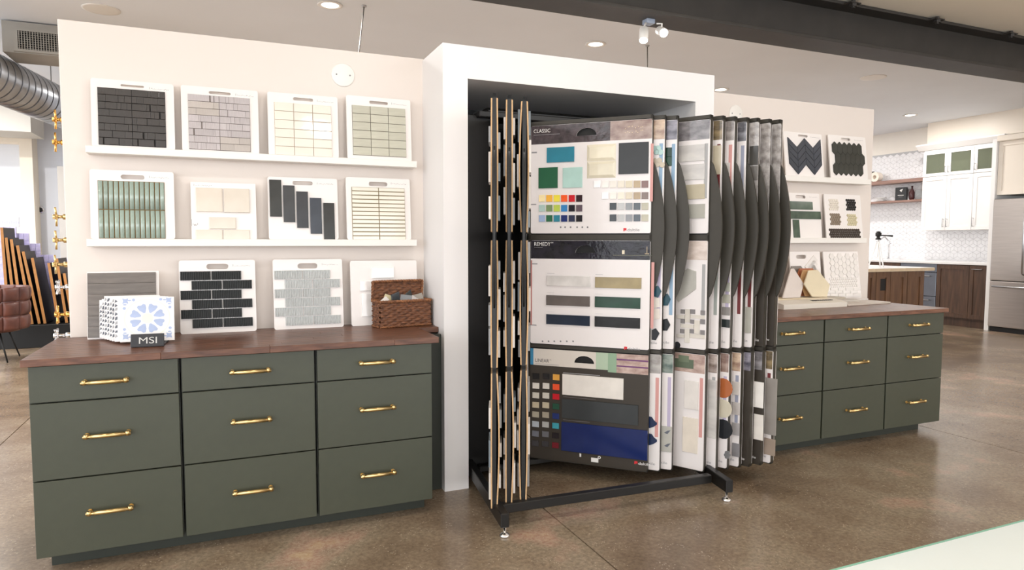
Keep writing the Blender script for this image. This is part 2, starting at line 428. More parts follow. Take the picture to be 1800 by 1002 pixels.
def backing(fr, x0, y0, x1, y1, mt, t=.001):
    a = fr.loc(x0, y0); b = fr.loc(x1, y1)
    tile(fr.e, a[0], b[0], b[1], a[1], 0, t, mt, .0003, 'mosaic_backing')
YS = YW-.055; YS2 = YW2-.055
E1 = LEDGE['L1']; E2 = LEDGE['L2']; E3 = LEDGE['R1']; E4 = LEDGE['R2']
# --- upper ledge
BLK = mat('charcoal_brick', (54, 49, 46), .3, var=.3, scale=14, stretch=(60, 1, 1.5), rnd=.12, coat=.25, bump=.25, bscale=25)
LAV = mat('lavender_grey_brick', (186, 178, 178), .34, var=.14, scale=14, stretch=(55, 1, 1.5), rnd=.1, coat=.25, bump=.2, bscale=25)
TAU = mat('taupe_grey_brick', (184, 175, 168), .4, var=.08, scale=14, stretch=(55, 1, 1.5), rnd=.07, coat=.2, bump=.15, bscale=25)
def brick_mosaic(fr, x0, y0, x1, y1, rows, mats, grout, seed):
    backing(fr, x0, y0, x1, y1, grout, .002)
    a = fr.loc(x0, y0); b = fr.loc(x1, y1); h = (a[1]-b[1])/rows; hw = (b[0]-a[0])/2; rs = random.Random(seed)
    for r_ in range(rows):
        for s in (0, 1):
            base = a[0]+s*hw; plain = rs.random() < .35
            n = 2 if plain else rs.choice((4, 5)); cuts = sorted(rs.uniform(.12, .88) for _ in range(n-1)); cuts = [0]+cuts+[1]
            for p, q in zip(cuts, cuts[1:]):
                if q-p < .05: continue
                tile(fr.e, base+p*hw+.0004, base+q*hw-.0012*(q == 1)-.0003, a[1]-(r_+1)*h+.0014, a[1]-r_*h-.0006, 0, .006+rs.uniform(0, .0012)*(not plain), mats[1 if plain and len(mats) > 1 else 0], .0008, 'brick')
f = board((158.5, 138), (305, 147), YS, E1, 4, 'white board of glossy charcoal brick mosaic on the upper ledge', (212, 148, 253, 155))
brick_mosaic(f, 171, 153, 292.5, 260, 8, [BLK], mat('grout_dark', (40, 38, 36), .9, var=.1), 3)
f = board((317.5, 150), (453, 159), YS, E1, 4, 'white board of lavender grey brick mosaic on the upper ledge', (367, 160, 405.5, 168))
brick_mosaic(f, 330, 165, 441, 267.5, 8, [LAV, TAU], mat('grout_grey', (128, 118, 112), .9, var=.1), 5)
f = board((469.5, 162), (593, 170), YS, E1, 4, 'white board of glossy ivory stacked tile on the upper ledge', (515, 171, 550.5, 179))
backing(f, 481.5, 179, 584, 277, mat('grout_tan', (196, 172, 146), .9, var=.1))
IV = mat('ivory_glaze', (238, 230, 218), .08, var=.02, scale=10, rnd=.025, coat=.6, bump=.06, bscale=22)
grid(f, 481.5, 179, 584, 277, 6, 3, .0022, IV)
f = board((608, 168), (721, 175), YS, E1, 4, 'white board of pale sage stacked tile on the upper ledge', (649, 177, 682, 185))
backing(f, 618.4, 184.5, 714.3, 277, mat('grout_brown', (112, 98, 88), .9, var=.1))
SG = mat('pale_sage_glaze', (196, 194, 178), .12, var=.05, scale=12, stretch=(1, 1, 7), rnd=.05, coat=.5, bump=.05, bscale=22)
grid(f, 618.4, 184.5, 714.3, 277, 6, 3, .0022, SG)
# --- lower ledge
f = board((156.7, 298), (305, 302), YS, E2, 4, 'white board of sage green vertical stick tile on the lower ledge', (212, 307, 254, 316))
backing(f, 171.4, 317, 291.5, 419.5, mat('grout_bronze', (130, 104, 62), .8, var=.15))
SAGE = mat('sage_green_glaze', (168, 184, 174), .14, var=.16, scale=10, stretch=(4, 1, 2), c2=(142, 160, 148), rnd=.08, coat=.6, bump=.06, bscale=30)
a = f.loc(171.4, 317); b = f.loc(291.5, 419.5); w_ = (b[0]-a[0])/13; h_ = (a[1]-b[1])/2
def barrel_mesh(w, h, mt, t=.008, n=6):
    bm = bmesh.new(); pr = [(-w/2, 0)]+[(-w/2*math.cos(math.pi*i/n), -t*.45-t*.55*math.sin(math.pi*i/n)**.7 if 0 < i < n else -t*.35) for i in range(n+1)]+[(w/2, 0)]
    A = [bm.verts.new((x, y, -h/2)) for x, y in pr]; B = [bm.verts.new((x, y, h/2)) for x, y in pr]
    for i in range(len(pr)-1): bm.faces.new((A[i], A[i+1], B[i+1], B[i]))
    bm.faces.new(A[::-1]); bm.faces.new(B); bm.faces.new((A[-1], A[0], B[0], B[-1])); bmesh.ops.recalc_face_normals(bm, faces=bm.faces)
    me = bm_mesh('tile', bm, mt)
    for p in me.polygons: p.use_smooth = len(p.vertices) == 4
    return me
me = barrel_mesh(w_-.0032, h_-.004, SAGE, .006)
for r_ in range(2):
    for c in range(13):
        o = link('tile', me, f.e); o.location = (a[0]+(c+.5)*w_, -.0005, a[1]-(r_+.5)*h_)
f = board((334.5, 320.5), (449, 322.5), YS, E2, 4, 'white board of five cream handmade tiles on the lower ledge', rad=.003, brand=False)
CRM = mat('cream_handmade', (224, 214, 200), .22, var=.05, scale=7, rnd=.03, coat=.3, bump=.08, bscale=12, c2=(214, 202, 186))
scribble(f.e, .02, f.h-.018, .07, .009, seed=4); scribble(f.e, .006, .06, .022, .03, seed=9, n=5)
for q in ((344, 330, 391.4, 373), (393, 331.4, 439, 374.3), (367.5, 382, 414.7, 402.6), (344, 403.8, 391.4, 424), (393, 403.8, 439, 424)): rect(f, *q, CRM, .009, .002)
f = board((470, 311), (592.6, 314), YS, E2, 4, 'white board of five stepped slate blue-grey planks on the lower ledge', (514, 318, 549.6, 326))
SLT = [mat('slate_glaze_%d' % i, c, .2, var=.16, scale=9, rnd=.06, spec=.3, bump=.1, bscale=14) for i, c in enumerate(((56, 56, 53), (64, 64, 65), (57, 57, 60), (62, 66, 74), (52, 51, 48)))]
for i, q in enumerate(((473, 316, 495.6, 381), (497, 326, 519, 390.7), (520.6, 336.7, 542.3, 400.7), (544.3, 347.8, 566, 411), (567.8, 356.9, 588.7, 423))): rect(f, *q, SLT[i], .009, .0015)
f = board((607.5, 311.5), (720, 314.5), YS, E2, 4, 'white board of ivory horizontal stick tile with olive joints on the lower ledge', (648, 319.5, 681, 328))
backing(f, 617.5, 328.5, 713, 422, mat('grout_olive', (148, 134, 104), .9, var=.1), .003)
grid(f, 617.5, 328.5, 713, 422, 13, 2, .0045, mat('bone_glaze', (236, 230, 216), .15, var=.02, rnd=.02, coat=.4), .008, .001)
# --- on the left counter
YC = YW-.085
f = board((152.5, 478), (279, 476), YC-.02, ZC, 9, 'white-edged board of dark taupe planks leaning behind the tile stack', rad=.002, brand=False, th=.012)
PLK = mat('dark_taupe_plank', (108, 100, 94), .35, var=.2, scale=9, stretch=(1, 1, 7), rnd=.07, coat=.15, bump=.06, bscale=20)
n = 6; ph = (f.h-.012)/n
for i in range(n): tile(f.e, .003, f.w-.012, .006+i*ph+.0006, .006+(i+1)*ph-.0006, 0, .008, PLK, .001, 'plank')
def fluted_mesh(w, h, mt, ribs=17, t=.009):
    bm = bmesh.new(); pr = [(-w/2, 0)]; p = w/ribs
    for i in range(ribs):
        x = -w/2+i*p; pr += [(x+p*.08, -t*.62), (x+p*.25, -t), (x+p*.72, -t), (x+p*.9, -t*.62)]
    pr.append((w/2, 0)); A = [bm.verts.new((x, y, -h/2)) for x, y in pr]; B = [bm.verts.new((x, y, h/2)) for x, y in pr]
    for i in range(len(pr)-1): bm.faces.new((A[i], A[i+1], B[i+1], B[i]))
    bm.faces.new(A[::-1]); bm.faces.new(B); bm.faces.new((A[-1], A[0], B[0], B[-1])); bmesh.ops.recalc_face_normals(bm, faces=bm.faces)
    return bm_mesh('ribbed_tile', bm, mt)
def ribbed(fr, x0, y0, x1, y1, mt, shift):
    a = fr.loc(x0, y0); b = fr.loc(x1, y1); h = (a[1]-b[1])/6; tot = b[0]-a[0]; sh = tot*shift; w = (tot-sh)/2
    me = fluted_mesh(w-.0035, h-.0035, mt)
    for r_ in range(6):
        for c in range(2):
            o = link('ribbed_tile', me, fr.e); o.location = (a[0]+(sh if r_ % 2 else 0)+(c+.5)*w, 0, a[1]-(r_+.5)*h)
f = board((314, 457), (448, 457.5), YC+.005, ZC, 5, 'white board of black-green ribbed brick tile on the walnut counter', (362.5, 464, 401.5, 473))
ribbed(f, 315.5, 477, 445.5, 573, mat('black_green_ribbed', (34, 35, 34), .35, var=.25, scale=30, stretch=(8, 1, 2), rnd=.08, spec=.3), .15)
f = board((479, 456), (601, 455.7), YC+.005, ZC, 5, 'white board of pale grey ribbed brick tile on the walnut counter', (523, 463, 558, 472))
ribbed(f, 481, 475.5, 600, 568.5, mat('pale_grey_ribbed', (186, 188, 186), .35, var=.12, scale=30, stretch=(8, 1, 2), rnd=.04, coat=.2), .15)
f = board((615, 458.7), (732, 457.5), YC+.01, ZC, 5, 'white board of glossy white handmade tiles behind the wicker basket', brand=False)
WG = mat('white_wavy_glaze', (240, 236, 232), .06, var=.015, rnd=.02, coat=.7, bump=.25, bscale=26)
for q in ((653, 470.5, 692.5, 488.5), (632.5, 494, 672, 510.5), (674, 494.5, 714, 511), (635.5, 516, 674, 555), (677, 516, 716, 555)): rect(f, *q, WG, .008, .0015)

# ------------------------------------------------------------------ boards on the right partition
f = board((1377, 231), (1444, 236), YS2, E3, 7, 'white board of navy chevron tile on the upper ledge by the kitchen', (1402.5, 236.5, 1420, 242))
NAVY = mat('navy_chevron', (46, 51, 62), .4, var=.15, scale=20, rnd=.12)
topc = [(1383.4, 241), (1400, 258.5), (1412.8, 243.3), (1428, 260), (1441, 245.4)]; botc = [(1387, 288), (1403, 306.7), (1416.5, 290), (1431.5, 307.8), (1444, 291)]
for c in range(4):
    A, B = f.loc(*topc[c]), f.loc(*topc[c+1]); C, D = f.loc(*botc[c]), f.loc(*botc[c+1])
    for k in range(4):
        def lerp(p, q, t): return (p[0]+(q[0]-p[0])*t, p[1]+(q[1]-p[1])*t)
        e = .008
        pts = [lerp(A, C, k/4+e), lerp(B, D, k/4+e), lerp(B, D, (k+1)/4-e), lerp(A, C, (k+1)/4-e)]
        cx = sum(p[0] for p in pts)/4; pts = [(cx+(p[0]-cx)*.975, p[1]) for p in pts]
        prism(f.e, pts, 0, .008, NAVY)
f = board((1455.4, 235), (1521, 243), YS2, E3, 7, 'white board of black picket tile on the upper ledge by the kitchen', (1478, 242, 1494.7, 248))
PCK = mat('black_green_picket', (54, 55, 50), .25, var=.12, scale=20, rnd=.08, spec=.35)
a = f.loc(1461.2, 248.6); b = f.loc(1512.5, 251.2); pw = (b[0]-a[0])/6; zb_ = f.loc(1490, 309.5)[1]; q = pw*.42; H_ = (a[1]-zb_+2*q)/3
for r_ in range(3):
    for c in range(6):
        x0 = a[0]+(c+(.5 if r_ == 1 else 0))*pw+.0005; x1 = x0+pw-.001; z1 = a[1]-r_*(H_-q); z0 = z1-H_+.0012; xm = (x0+x1)/2
        prism(f.e, [(x0, z0+q), (xm, z0), (x1, z0+q), (x1, z1-q), (xm, z1), (x0, z1-q)], 0, .008, PCK, .0008)
f = board((1380, 337.5), (1440, 341.5), YS2, E4, 7, 'white board of dark green marble planks on the lower ledge by the kitchen', (1398, 343, 1416, 349))
GM = mat('green_marble', (78, 98, 82), .15, var=.3, scale=16, rnd=.06, coat=.4, c2=(48, 70, 58))
for q in ((1386, 353.8, 1427.8, 369), (1389, 371, 1442, 385.7), (1393, 386.3, 1405.7, 420)): rect(f, *q, GM, .008)
def hex_sheet(fr, x0, y0, x1, y1, rows, cols, mt, t=.005, name='hex_mosaic'):
    a = fr.loc(x0, y0); b = fr.loc(x1, y1); w = (b[0]-a[0])/(cols+.5); h = (a[1]-b[1])/rows; bm = bmesh.new()
    for r_ in range(rows):
        for c in range(cols):
            cx = a[0]+(c+.5+(.5 if r_ % 2 else 0))*w; cz = a[1]-(r_+.5)*h; rr = min(w*.55, h*.62)
            P = [bm.verts.new((cx+rr*s*math.sin(q*math.pi/3), y, cz+rr*s*math.cos(q*math.pi/3))) for y, s in ((0, 1), (-t, .86)) for q in range(6)]
            bm.faces.new(P[6:]); [bm.faces.new((P[q], P[(q+1) % 6], P[6+(q+1) % 6], P[6+q])) for q in range(6)]
    bmesh.ops.recalc_face_normals(bm, faces=bm.faces)
    return tag(link(name, bm_mesh(name, bm, mt), fr.e), kind='stuff')
f = board((1448, 340), (1512, 344.5), YS2, E4, 7, 'white board of five small penny mosaics on the lower ledge by the kitchen', rad=.003, brand=False)
hex_sheet(f, 1456, 350, 1475, 370, 5, 5, glaze((228, 220, 208)))
hex_sheet(f, 1486, 350, 1505, 370.5, 5, 5, glaze((44, 42, 42)))
hex_sheet(f, 1458, 375, 1478.5, 396, 5, 5, glaze((142, 128, 112)))
hex_sheet(f, 1488, 376.5, 1507, 397, 5, 5, glaze((214, 204, 170)))
hex_sheet(f, 1456.5, 402, 1513, 418.5, 4, 15, glaze((72, 62, 56)))
f = board((1388, 442.5), (1441, 442), YW2-.09, ZC, 6, 'white board of diagonal white tiles behind the hexagon samples', (1399, 448, 1417, 455), brand=False)
WT = mat('white_satin_tile', (236, 231, 226), .25, var=.02, rnd=.025, coat=.3)
c_ = f.loc(1428, 470)
for i, (du, dv) in enumerate(((0, 0), (.035, .035), (.05, -.05), (-.05, -.045), (-.09, -.09))):
    o = tile(f.e, -.075, .075, -.024, .024, 0, .007, WT, .001); o.location = (min(c_[0]+du*.5, .19), 0, c_[1]+dv*.8); o.rotation_euler = (0, R(-42), 0)
    o.scale = (.8, 1, 1)
f = board((1446.4, 442.5), (1507.5, 442), YW2-.10, ZC, 8, 'white board of large white hexagons over small mosaics beside the slabs', rad=.003, brand=False)
a = f.loc(1456, 445); b = f.loc(1508, 486); rr = (b[0]-a[0])/10.8
for c in range(7):
    for r_ in range(5):
        cx = a[0]+rr*(1+c*1.52); cz = a[1]-rr*(.95+r_*1.76+(.88 if c % 2 else 0))
        if cz-rr < b[1]-.012: continue
        prism(f.e, [(cx+rr*.96*math.cos(q*math.pi/3), cz+rr*.96*math.sin(q*math.pi/3)) for q in range(6)], 0, .007, WT)
hex_sheet(f, 1457, 488, 1508, 504, 4, 14, WT)
for r_ in range(3):
    for c in range(4):
        a = f.loc(1459+c*13.3+(-5 if r_ == 1 else 0), 505.5+r_*5.2); b = f.loc(1459+(c+1)*13.3+(-5 if r_ == 1 else 0), 510.3+r_*5.2)
        tile(f.e, a[0]+.001, min(b[0]-.001, f.w-.004), b[1]+.001, a[1]-.001, 0, .006, WT, .001, 'brick')

# hexagon sample cards standing on their white box
bx = thing('sample_box', (3.86, .30, ZC), 'long white sample tray with dark lettering in front of the hexagon cards', 'tray')
bm = bmesh.new(); L_ = .545
prof = [(0, 0), (0, .03), (.02, .034), (.10, .045), (.30, .045), (.30, 0)]
A = [bm.verts.new((0, y, z)) for y, z in prof]; B = [bm.verts.new((L_, y, z)) for y, z in prof]
for i in range(len(prof)): bm.faces.new((A[i], B[i], B[(i+1) % len(prof)], A[(i+1) % len(prof)]))
bm.faces.new(A); bm.faces.new(B[::-1]); bmesh.ops.recalc_face_normals(bm, faces=bm.faces)
link('tray_body', bm_mesh('tray_body', bm, mat('tray_white', (226, 218, 206), .4, var=.02)), bx)
bm = bmesh.new(); rs = random.Random(3)
for i in range(11):
    x = .30+i*.017
    for k in range(2): bbox(bm, (x+k*.006, .055+rs.uniform(-.003, .003), .0394), (x+k*.006+.0028, .078+rs.uniform(-.004, .004), .0434-.0002))
    bbox(bm, (x, .064, .0399), (x+.011, .068, .0426))
link('worn_print', bm_mesh('worn_print', bm, INKD), bx)
for i, y in enumerate((.13, .17, .21, .25)): box('divider_rib', (.01, y, .045), (L_-.03, y+.012, .052), mat('rib_cream', (222, 206, 178), .5, var=.03), bx, .002, 1)
def hexcard(pts, y, c, label):
    fr = Frame((0, y, ZC), (1, 0, 0), (0, .10, 1)); P = [fr.loc(*p) for p in pts]
    u0 = min(p[0] for p in P); v0 = min(p[1] for p in P); zz = ZC+.053
    fr.o = fr.o+fr.ux*u0+fr.uz*((.053)/fr.uz.z); P = [(p[0]-u0, p[1]-v0) for p in P]
    me = prism_mesh(ccw(P), .008, .001, mat('card_%d_%d_%d' % c, c, .4, var=.03, scale=9))
    o = link('hexagon_sample', me); o.matrix_world = fr.matrix(); tag(o, label, 'tile sample', 'hexagon samples in the tray')
hexcard([(1374, 521), (1389, 469.5), (1394, 469), (1411, 496), (1405, 520)], .465, (216, 204, 196), 'pale pinkish white hexagon sample standing in the white tray')
hexcard([(1426, 519), (1412, 497), (1420, 473), (1436, 472), (1457, 498), (1452, 519)], .445, (222, 208, 178), 'pale yellow beige hexagon sample standing in the white tray')
hexcard([(1414, 517), (1405, 488), (1410, 471), (1432, 470.5), (1450, 492), (1445, 517)], .485, (204, 160, 112), 'caramel beige hexagon sample behind the pale yellow one')
hexcard([(1405, 517), (1398, 488), (1404, 469), (1427, 468.5), (1440, 490), (1436, 517)], .522, (176, 104, 66), 'terracotta brown hexagon sample behind the caramel one')
hexcard([(1392, 515), (1385, 486), (1390, 463), (1406, 462.5), (1424, 486), (1420, 515)], .555, (134, 126, 118), 'grey hexagon sample rearmost in the white tray')
# loose stone slabs on the counter
def stone(x0, x1, y0, y1, z, th, c, label, rz=0):
    o = box('stone_slab', (x0, y0, z), (x1, y1, z+th), mat('slab_%d_%d_%d' % c, c, .4, var=.06, scale=12, bump=.03), None, .002, 1); o.rotation_euler = (0, 0, R(rz)); tag(o, label, 'stone sample', 'loose stone slabs')
stone(4.42, 4.86, .33, .66, ZC, .012, (206, 194, 182), 'large thin beige stone slab lying flat on the walnut counter', 4)
stone(4.45, 4.70, .45, .66, ZC+.012, .012, (196, 188, 178), 'middle grey stone slab lying on the large beige slab', -6)
stone(4.50, 4.66, .53, .66, ZC+.024, .012, (190, 180, 164), 'small tan stone slab topmost of the slab pile', -4)
stone(4.72, 4.85, .50, .62, ZC+.012, .010, (222, 216, 212), 'small white stone slab lying on the far end of the pile', 8)

# round blank covers
for (px, py), yw, lab in (((603, 132), YW, 'round white blank cover plate with two screws above the sage tile board'), ((1293, 200), YW2, 'round white blank cover plate half hidden above the wing display')):
    P = onY(px, py, yw); t = thing('cover_plate', P, lab, 'cover plate')
    lathe('disc', [(.0575, 0), (.0575, .002), (.052, .005), (.0, .0055)], WHITE, t, 40, rot=(R(90), 0, 0))
    for s in (-1, 1): lathe('screw', [(.004, .004), (.004, .0065), (.0005, .007)], INK, t, 10, (s*.033, 0, 0), (R(90), 0, 0))

# ------------------------------------------------------------------ patterned tile stack in its black holder
A = onZ(212, 605.6, ZC); B = onZ(307, 601.3, ZC); ux = (B-A); ux.z = 0; wT = .2
ORN = mat('porcelain_white', (238, 234, 232), .25, var=.015, rnd=.02, coat=.2)
BLUE = mat('ornament_blue', (168, 182, 214), .3, var=.06, scale=20); CREAM = mat('ornament_cream', (230, 224, 212), .3, var=.03)
GRY = mat('ornament_grey', (168, 168, 170), .3, var=.06); DGR = mat('ornament_slate', (92, 96, 106), .3, var=.06)
def orn_frame(P, lift): return Frame((P[0], P[1], ZC+lift), ux, (0, .14, 1))
fr = orn_frame(A, .0085); e = fr.empty('ornament_tile', 'white tile with pale blue flower, foremost in the black holder', 'tile', 'patterned tiles in the holder')
tile(e, 0, wT, 0, .182, 0, .009, ORN, .0008, 'tile_body'); cx, cz, y_ = wT/2, .095, -.0091
for k in range(8):
    a0 = R(22.5+45*k); pts = []
    for r_, da in ((.026, -7), (.046, -18), (.062, -16), (.066, -9), (.0615, 0), (.066, 9), (.062, 16), (.046, 18), (.026, 7)):
        pts.append((cx+r_*math.cos(a0+R(da)), cz+r_*.93*math.sin(a0+R(da))))
    prism(e, pts, y_, .0004, BLUE, .0001, 'petal_print')
prism(e, [(cx+.021*math.cos(q*math.pi/10), cz+.021*math.sin(q*math.pi/10)) for q in range(20)], y_, .0004, CREAM, .0001, 'centre_print')
bm = bmesh.new(); n = 48
ring = [[bm.verts.new((cx+r_*math.cos(q*2*math.pi/n), y_, cz+r_*.93*math.sin(q*2*math.pi/n))) for q in range(n)] for r_ in (.081, .086)]
for q in range(n): bm.faces.new((ring[0][q], ring[0][(q+1) % n], ring[1][(q+1) % n], ring[1][q]))
link('ring_print', bm_mesh('ring_print', bm, CREAM), e)
for sx in (-1, 1):
    for sz in (-1, 1):
        px_, pz_ = cx+sx*.08, cz+sz*.073
        prism(e, [(px_+(.016 if q % 2 == 0 else .008)*math.cos(q*math.pi/4+.785), pz_+(.016 if q % 2 == 0 else .008)*math.sin(q*math.pi/4+.785)) for q in range(8)], y_, .0004, BLUE, .0001, 'corner_print')
        for dx, dz in ((-.03, .004), (.004, -.03)):
            qx, qz = px_+sx*dx, pz_+sz*dz
            prism(e, [(qx+.0062*math.cos(q*math.pi/4), qz+.0062*math.sin(q*math.pi/4)) for q in range(8)], y_, .0004, BLUE, .0001, 'corner_print')
            prism(e, [((px_+qx)/2+.007*math.cos(q*math.pi/4), (pz_+qz)/2+.003*math.sin(q*math.pi/4)) for q in range(8)], y_, .0004, BLUE, .0001, 'corner_print')
labs = ['white tile with grey diamonds, directly behind the flower tile', 'white tile with slate triangles, second behind the flower tile', 'white tile with large grey leaf, third behind the flower tile', 'white tile with slate arrow shapes, fourth behind the flower tile', 'white tile with pale grey petals, fifth behind the flower tile', 'white tile with upright lettering, sixth behind the flower tile', 'white tile with slate star points, rearmost in the black holder']
for k in range(7):
    q = Vector((A.x-.010-.0125*(k+1), A.y+.025*(k+1), 0)); fr = orn_frame(q, .0085); e = fr.empty('ornament_tile', labs[k], 'tile', 'patterned tiles in the holder')
    hT = .182-(.014 if k in (2, 5) else 0)-(.02 if k == 6 else 0)
    tile(e, 0, wT, 0, hT, 0, .009, ORN, .0008, 'tile_body'); rs = random.Random(k+2)
    for j in range(9):
        z = .016+j*.018; s = rs.uniform(.006, .0085); sh = rs.choice(((0, 0, 1, .5), (0, 1, .6, 0), (.2, 1, 1, .1), (0, .5, 1, 0)))
        if z+s*2 < hT-.004: prism(e, [(.0006, z+s*2*sh[0]), (.0105, z+s*.6*sh[2]), (.0115, z+s*2*max(.4, sh[1])), (.004, z+s*1.9)], y_, .0004, (GRY, DGR, DGR)[(j+k) % 3], .0001, 'ornament_print')
    if k in (1, 5):
        o = text(e, 'MSI', 0, 0, .011, y_-.0006, DGR, name='lettering'); o.rotation_euler = (0, R(90), 0); o.location = (.001, y_-.0010, .13)
t = thing('tile_holder', (.316, .152, ZC), 'black tile stand lettered MSI in front of the flower tile', 'tile stand', rz=math.atan2(ux.y, ux.x))
BKH = mat('holder_black', (42, 42, 46), .5, var=.05)
box('base', (-.0, .02, 0), (.115, .30, .008), BKH, t, .001, 1)
o = box('front_lip', (-.002, -.004, -.026), (.117, .004, .026), BKH, t, .0015, 1); o.rotation_euler = (R(-14), 0, 0); o.location = (.0575, .004, .0265)
tx = text(o, 'MSI', -.03, -.013, .026, -.0046, mat('holder_silver', (190, 188, 184), .4, .3, var=.03), .064)

# ------------------------------------------------------------------ wicker basket
WK = mat('wicker_strand', (142, 92, 60), .6, var=.5, scale=24, c2=(66, 40, 28), stretch=(2, 2, 6), rnd=.1, bump=.3, bscale=60)
WK2 = mat('wicker_rim', (160, 106, 66), .6, var=.4, scale=60, c2=(92, 56, 36), bump=.3, bscale=90)
def woven_panel(bm, O, U, V, Nn, w, h, nu, nv, d):
    O, U, V, Nn = map(Vector, (O, U, V, Nn)); ru, rv = nu*5, nv*4; rows = []
    for j in range(rv+1):
        v = j/4; row = min(int(v), nv-1); t = v-row; r_ = []
        for i in range(ru+1):
            u = i/5; bulge = (.45+.55*math.cos(math.pi*u+math.pi*row))*(max(0, math.sin(math.pi*t))**.5)
            r_.append(bm.verts.new(O+U*(w*i/ru)+V*(h*j/rv)+Nn*(d*bulge)))
        rows.append(r_)
    for a, b in zip(rows, rows[1:]):
        for i in range(ru): bm.faces.new((a[i], a[i+1], b[i+1], b[i]))
def braid(name, pts, r, par):
    bm = bmesh.new()
    P = [Vector(p) for p in pts]; out = [[], []]
    for a, b in zip(P, P[1:]):
        L_ = (b-a).length; n = max(2, int(L_/.006)); t = (b-a).normalized(); s = t.orthogonal().normalized(); u = t.cross(s)
        for i in range(n):
            for k in (0, 1):
                q = i*1.3+k*math.pi; out[k].append(a+(b-a)*(i/n)+(s*math.cos(q)+u*math.sin(q))*r*.55)
    for k in (0, 1): tube_bm(bm, out[k], r*.7, 6)
    bmesh.ops.recalc_face_normals(bm, faces=bm.faces)
    return link(name, bm_mesh(name, bm, WK2, True), par)
A = onZ(668.6, 578, ZC); B = onZ(763.6, 571, ZC); B = A+(B-A).normalized()*.268
rz = math.atan2(B.y-A.y, B.x-A.x); bw, bd, bh = (B-A).length, .098, .128
t = thing('wicker_basket', A, 'brown woven wicker basket with raised lid at the counter end', 'basket', rz=rz)
bm = bmesh.new()
woven_panel(bm, (0, 0, .003), (1, 0, 0), (0, 0, 1), (0, -1, 0), bw, bh, 11, 11, .006)
woven_panel(bm, (0, bd, .003), (0, -1, 0), (0, 0, 1), (-1, 0, 0), bd, bh, 6, 11, .006)
woven_panel(bm, (bw, 0, .003), (0, 1, 0), (0, 0, 1), (1, 0, 0), bd, bh, 6, 11, .006)
woven_panel(bm, (bw, bd, .003), (-1, 0, 0), (0, 0, 1), (0, 1, 0), bw, bh, 11, 11, .006)
bbox(bm, (.002, .002, 0), (bw-.002, bd-.002, .006))
link('body', bm_mesh('body', bm, WK, True), t)
loop = lambda z, o=.002: [(-o, -o, z), (bw+o, -o, z), (bw+o, bd+o, z), (-o, bd+o, z), (-o, -o, z)]
braid('rim', loop(bh), .007, t); braid('base_rim', loop(.006), .005, t)
lt = bpy.data.objects.new('lid', None); COL.objects.link(lt); lt.parent = t; lt.location = (0, bd+.004, bh); lt.rotation_euler = (R(-1), 0, 0)
bm = bmesh.new(); lh = .095
woven_panel(bm, (0, 0, 0), (1, 0, 0), (0, 0, 1), (0, -1, 0), bw, lh, 11, 8, .005); woven_panel(bm, (bw, .006, 0), (-1, 0, 0), (0, 0, 1), (0, 1, 0), bw, lh, 11, 8, .005)
link('lid_panel', bm_mesh('lid_panel', bm, WK, True), lt)
braid('lid_rim', [(0, 0, 0), (0, -.012, lh), (bw, -.012, lh), (bw, 0, 0)], .006, lt)
cols = [((226, 220, 214), 'white'), ((196, 182, 140), 'tan'), ((70, 76, 80), 'charcoal'), ((232, 228, 226), 'ivory'), ((120, 122, 124), 'grey'), ((54, 60, 58), 'black-green'), ((214, 208, 204), 'pearl'), ((150, 140, 128), 'taupe')]
for i, (c, nm_) in enumerate(cols):
    x = .042+i*.0265; L_ = .055; z = bh-.012+.012*(i % 3)
    p = Matrix.Translation(A) @ Matrix.Rotation(rz, 4, 'Z') @ Matrix.Translation((x, .034+.024*(i % 2), z))
    bm = bmesh.new(); bbox(bm, (-.028, -.004, -.02), (.028, .004, .028)); bevel_all(bm, .001, 1)
    me = bm_mesh('chip', bm, mat('chip_%s' % nm_, c, .25, var=.05, coat=.3)); o = link('sample_chip', me)
    o.matrix_world = p @ Euler((R(-25+15*(i % 3)), R((-35, 20, -12, 40, 8, -28, 30, -15)[i]), R((10, -20, 25)[i % 3]))).to_matrix().to_4x4()
    tag(o, 'small %s tile chip jutting out of the wicker basket' % nm_, 'tile chip', 'tile chips in the basket')

# ------------------------------------------------------------------ wing display rack
rk = thing('display_rack', (2.4, .4, 0), 'black metal wing-panel rack standing in the white niche', 'display rack')
def rl(x, y, z): return (x-2.4, y-.4, z)
PXL = onY(856, 500, .52).x; PXR = 3.06; ZT = 1.93
def rbox(name, lo, hi, mt=RACKB, bev=.004): return box(name, rl(*lo), rl(*hi), mt, rk, bev, 1)
rbox('side_panel', (1.79, .34, .05), (PXL-.03, .9, 1.86))
for x in (PXL, PXR-.03): rbox('post', (x-.025, .47, .05), (x+.025, .56, ZT-.02))
rbox('top_beam', (PXL-.025, .47, ZT-.07), (PXR, .56, ZT), RACKB, .015)
rbox('top_rail', (1.84, .30, 1.845), (PXR, .385, 1.875), RACKB); rbox('bottom_rail', (1.84, .30, .045), (PXR, .385, .075), RACKB)
rbox('back_panel', (1.8, .93, .06), (PXR, .945, 1.9), BLACK)
for x in (1.86, PXR-.04): rbox('rail_bracket', (x, .38, 1.83), (x+.03, .5, 1.87)); rbox('rail_bracket', (x, .38, .045), (x+.03, .5, .08))
FA = onZ(887, 943, 0); FB = onZ(1277, 880, 0)
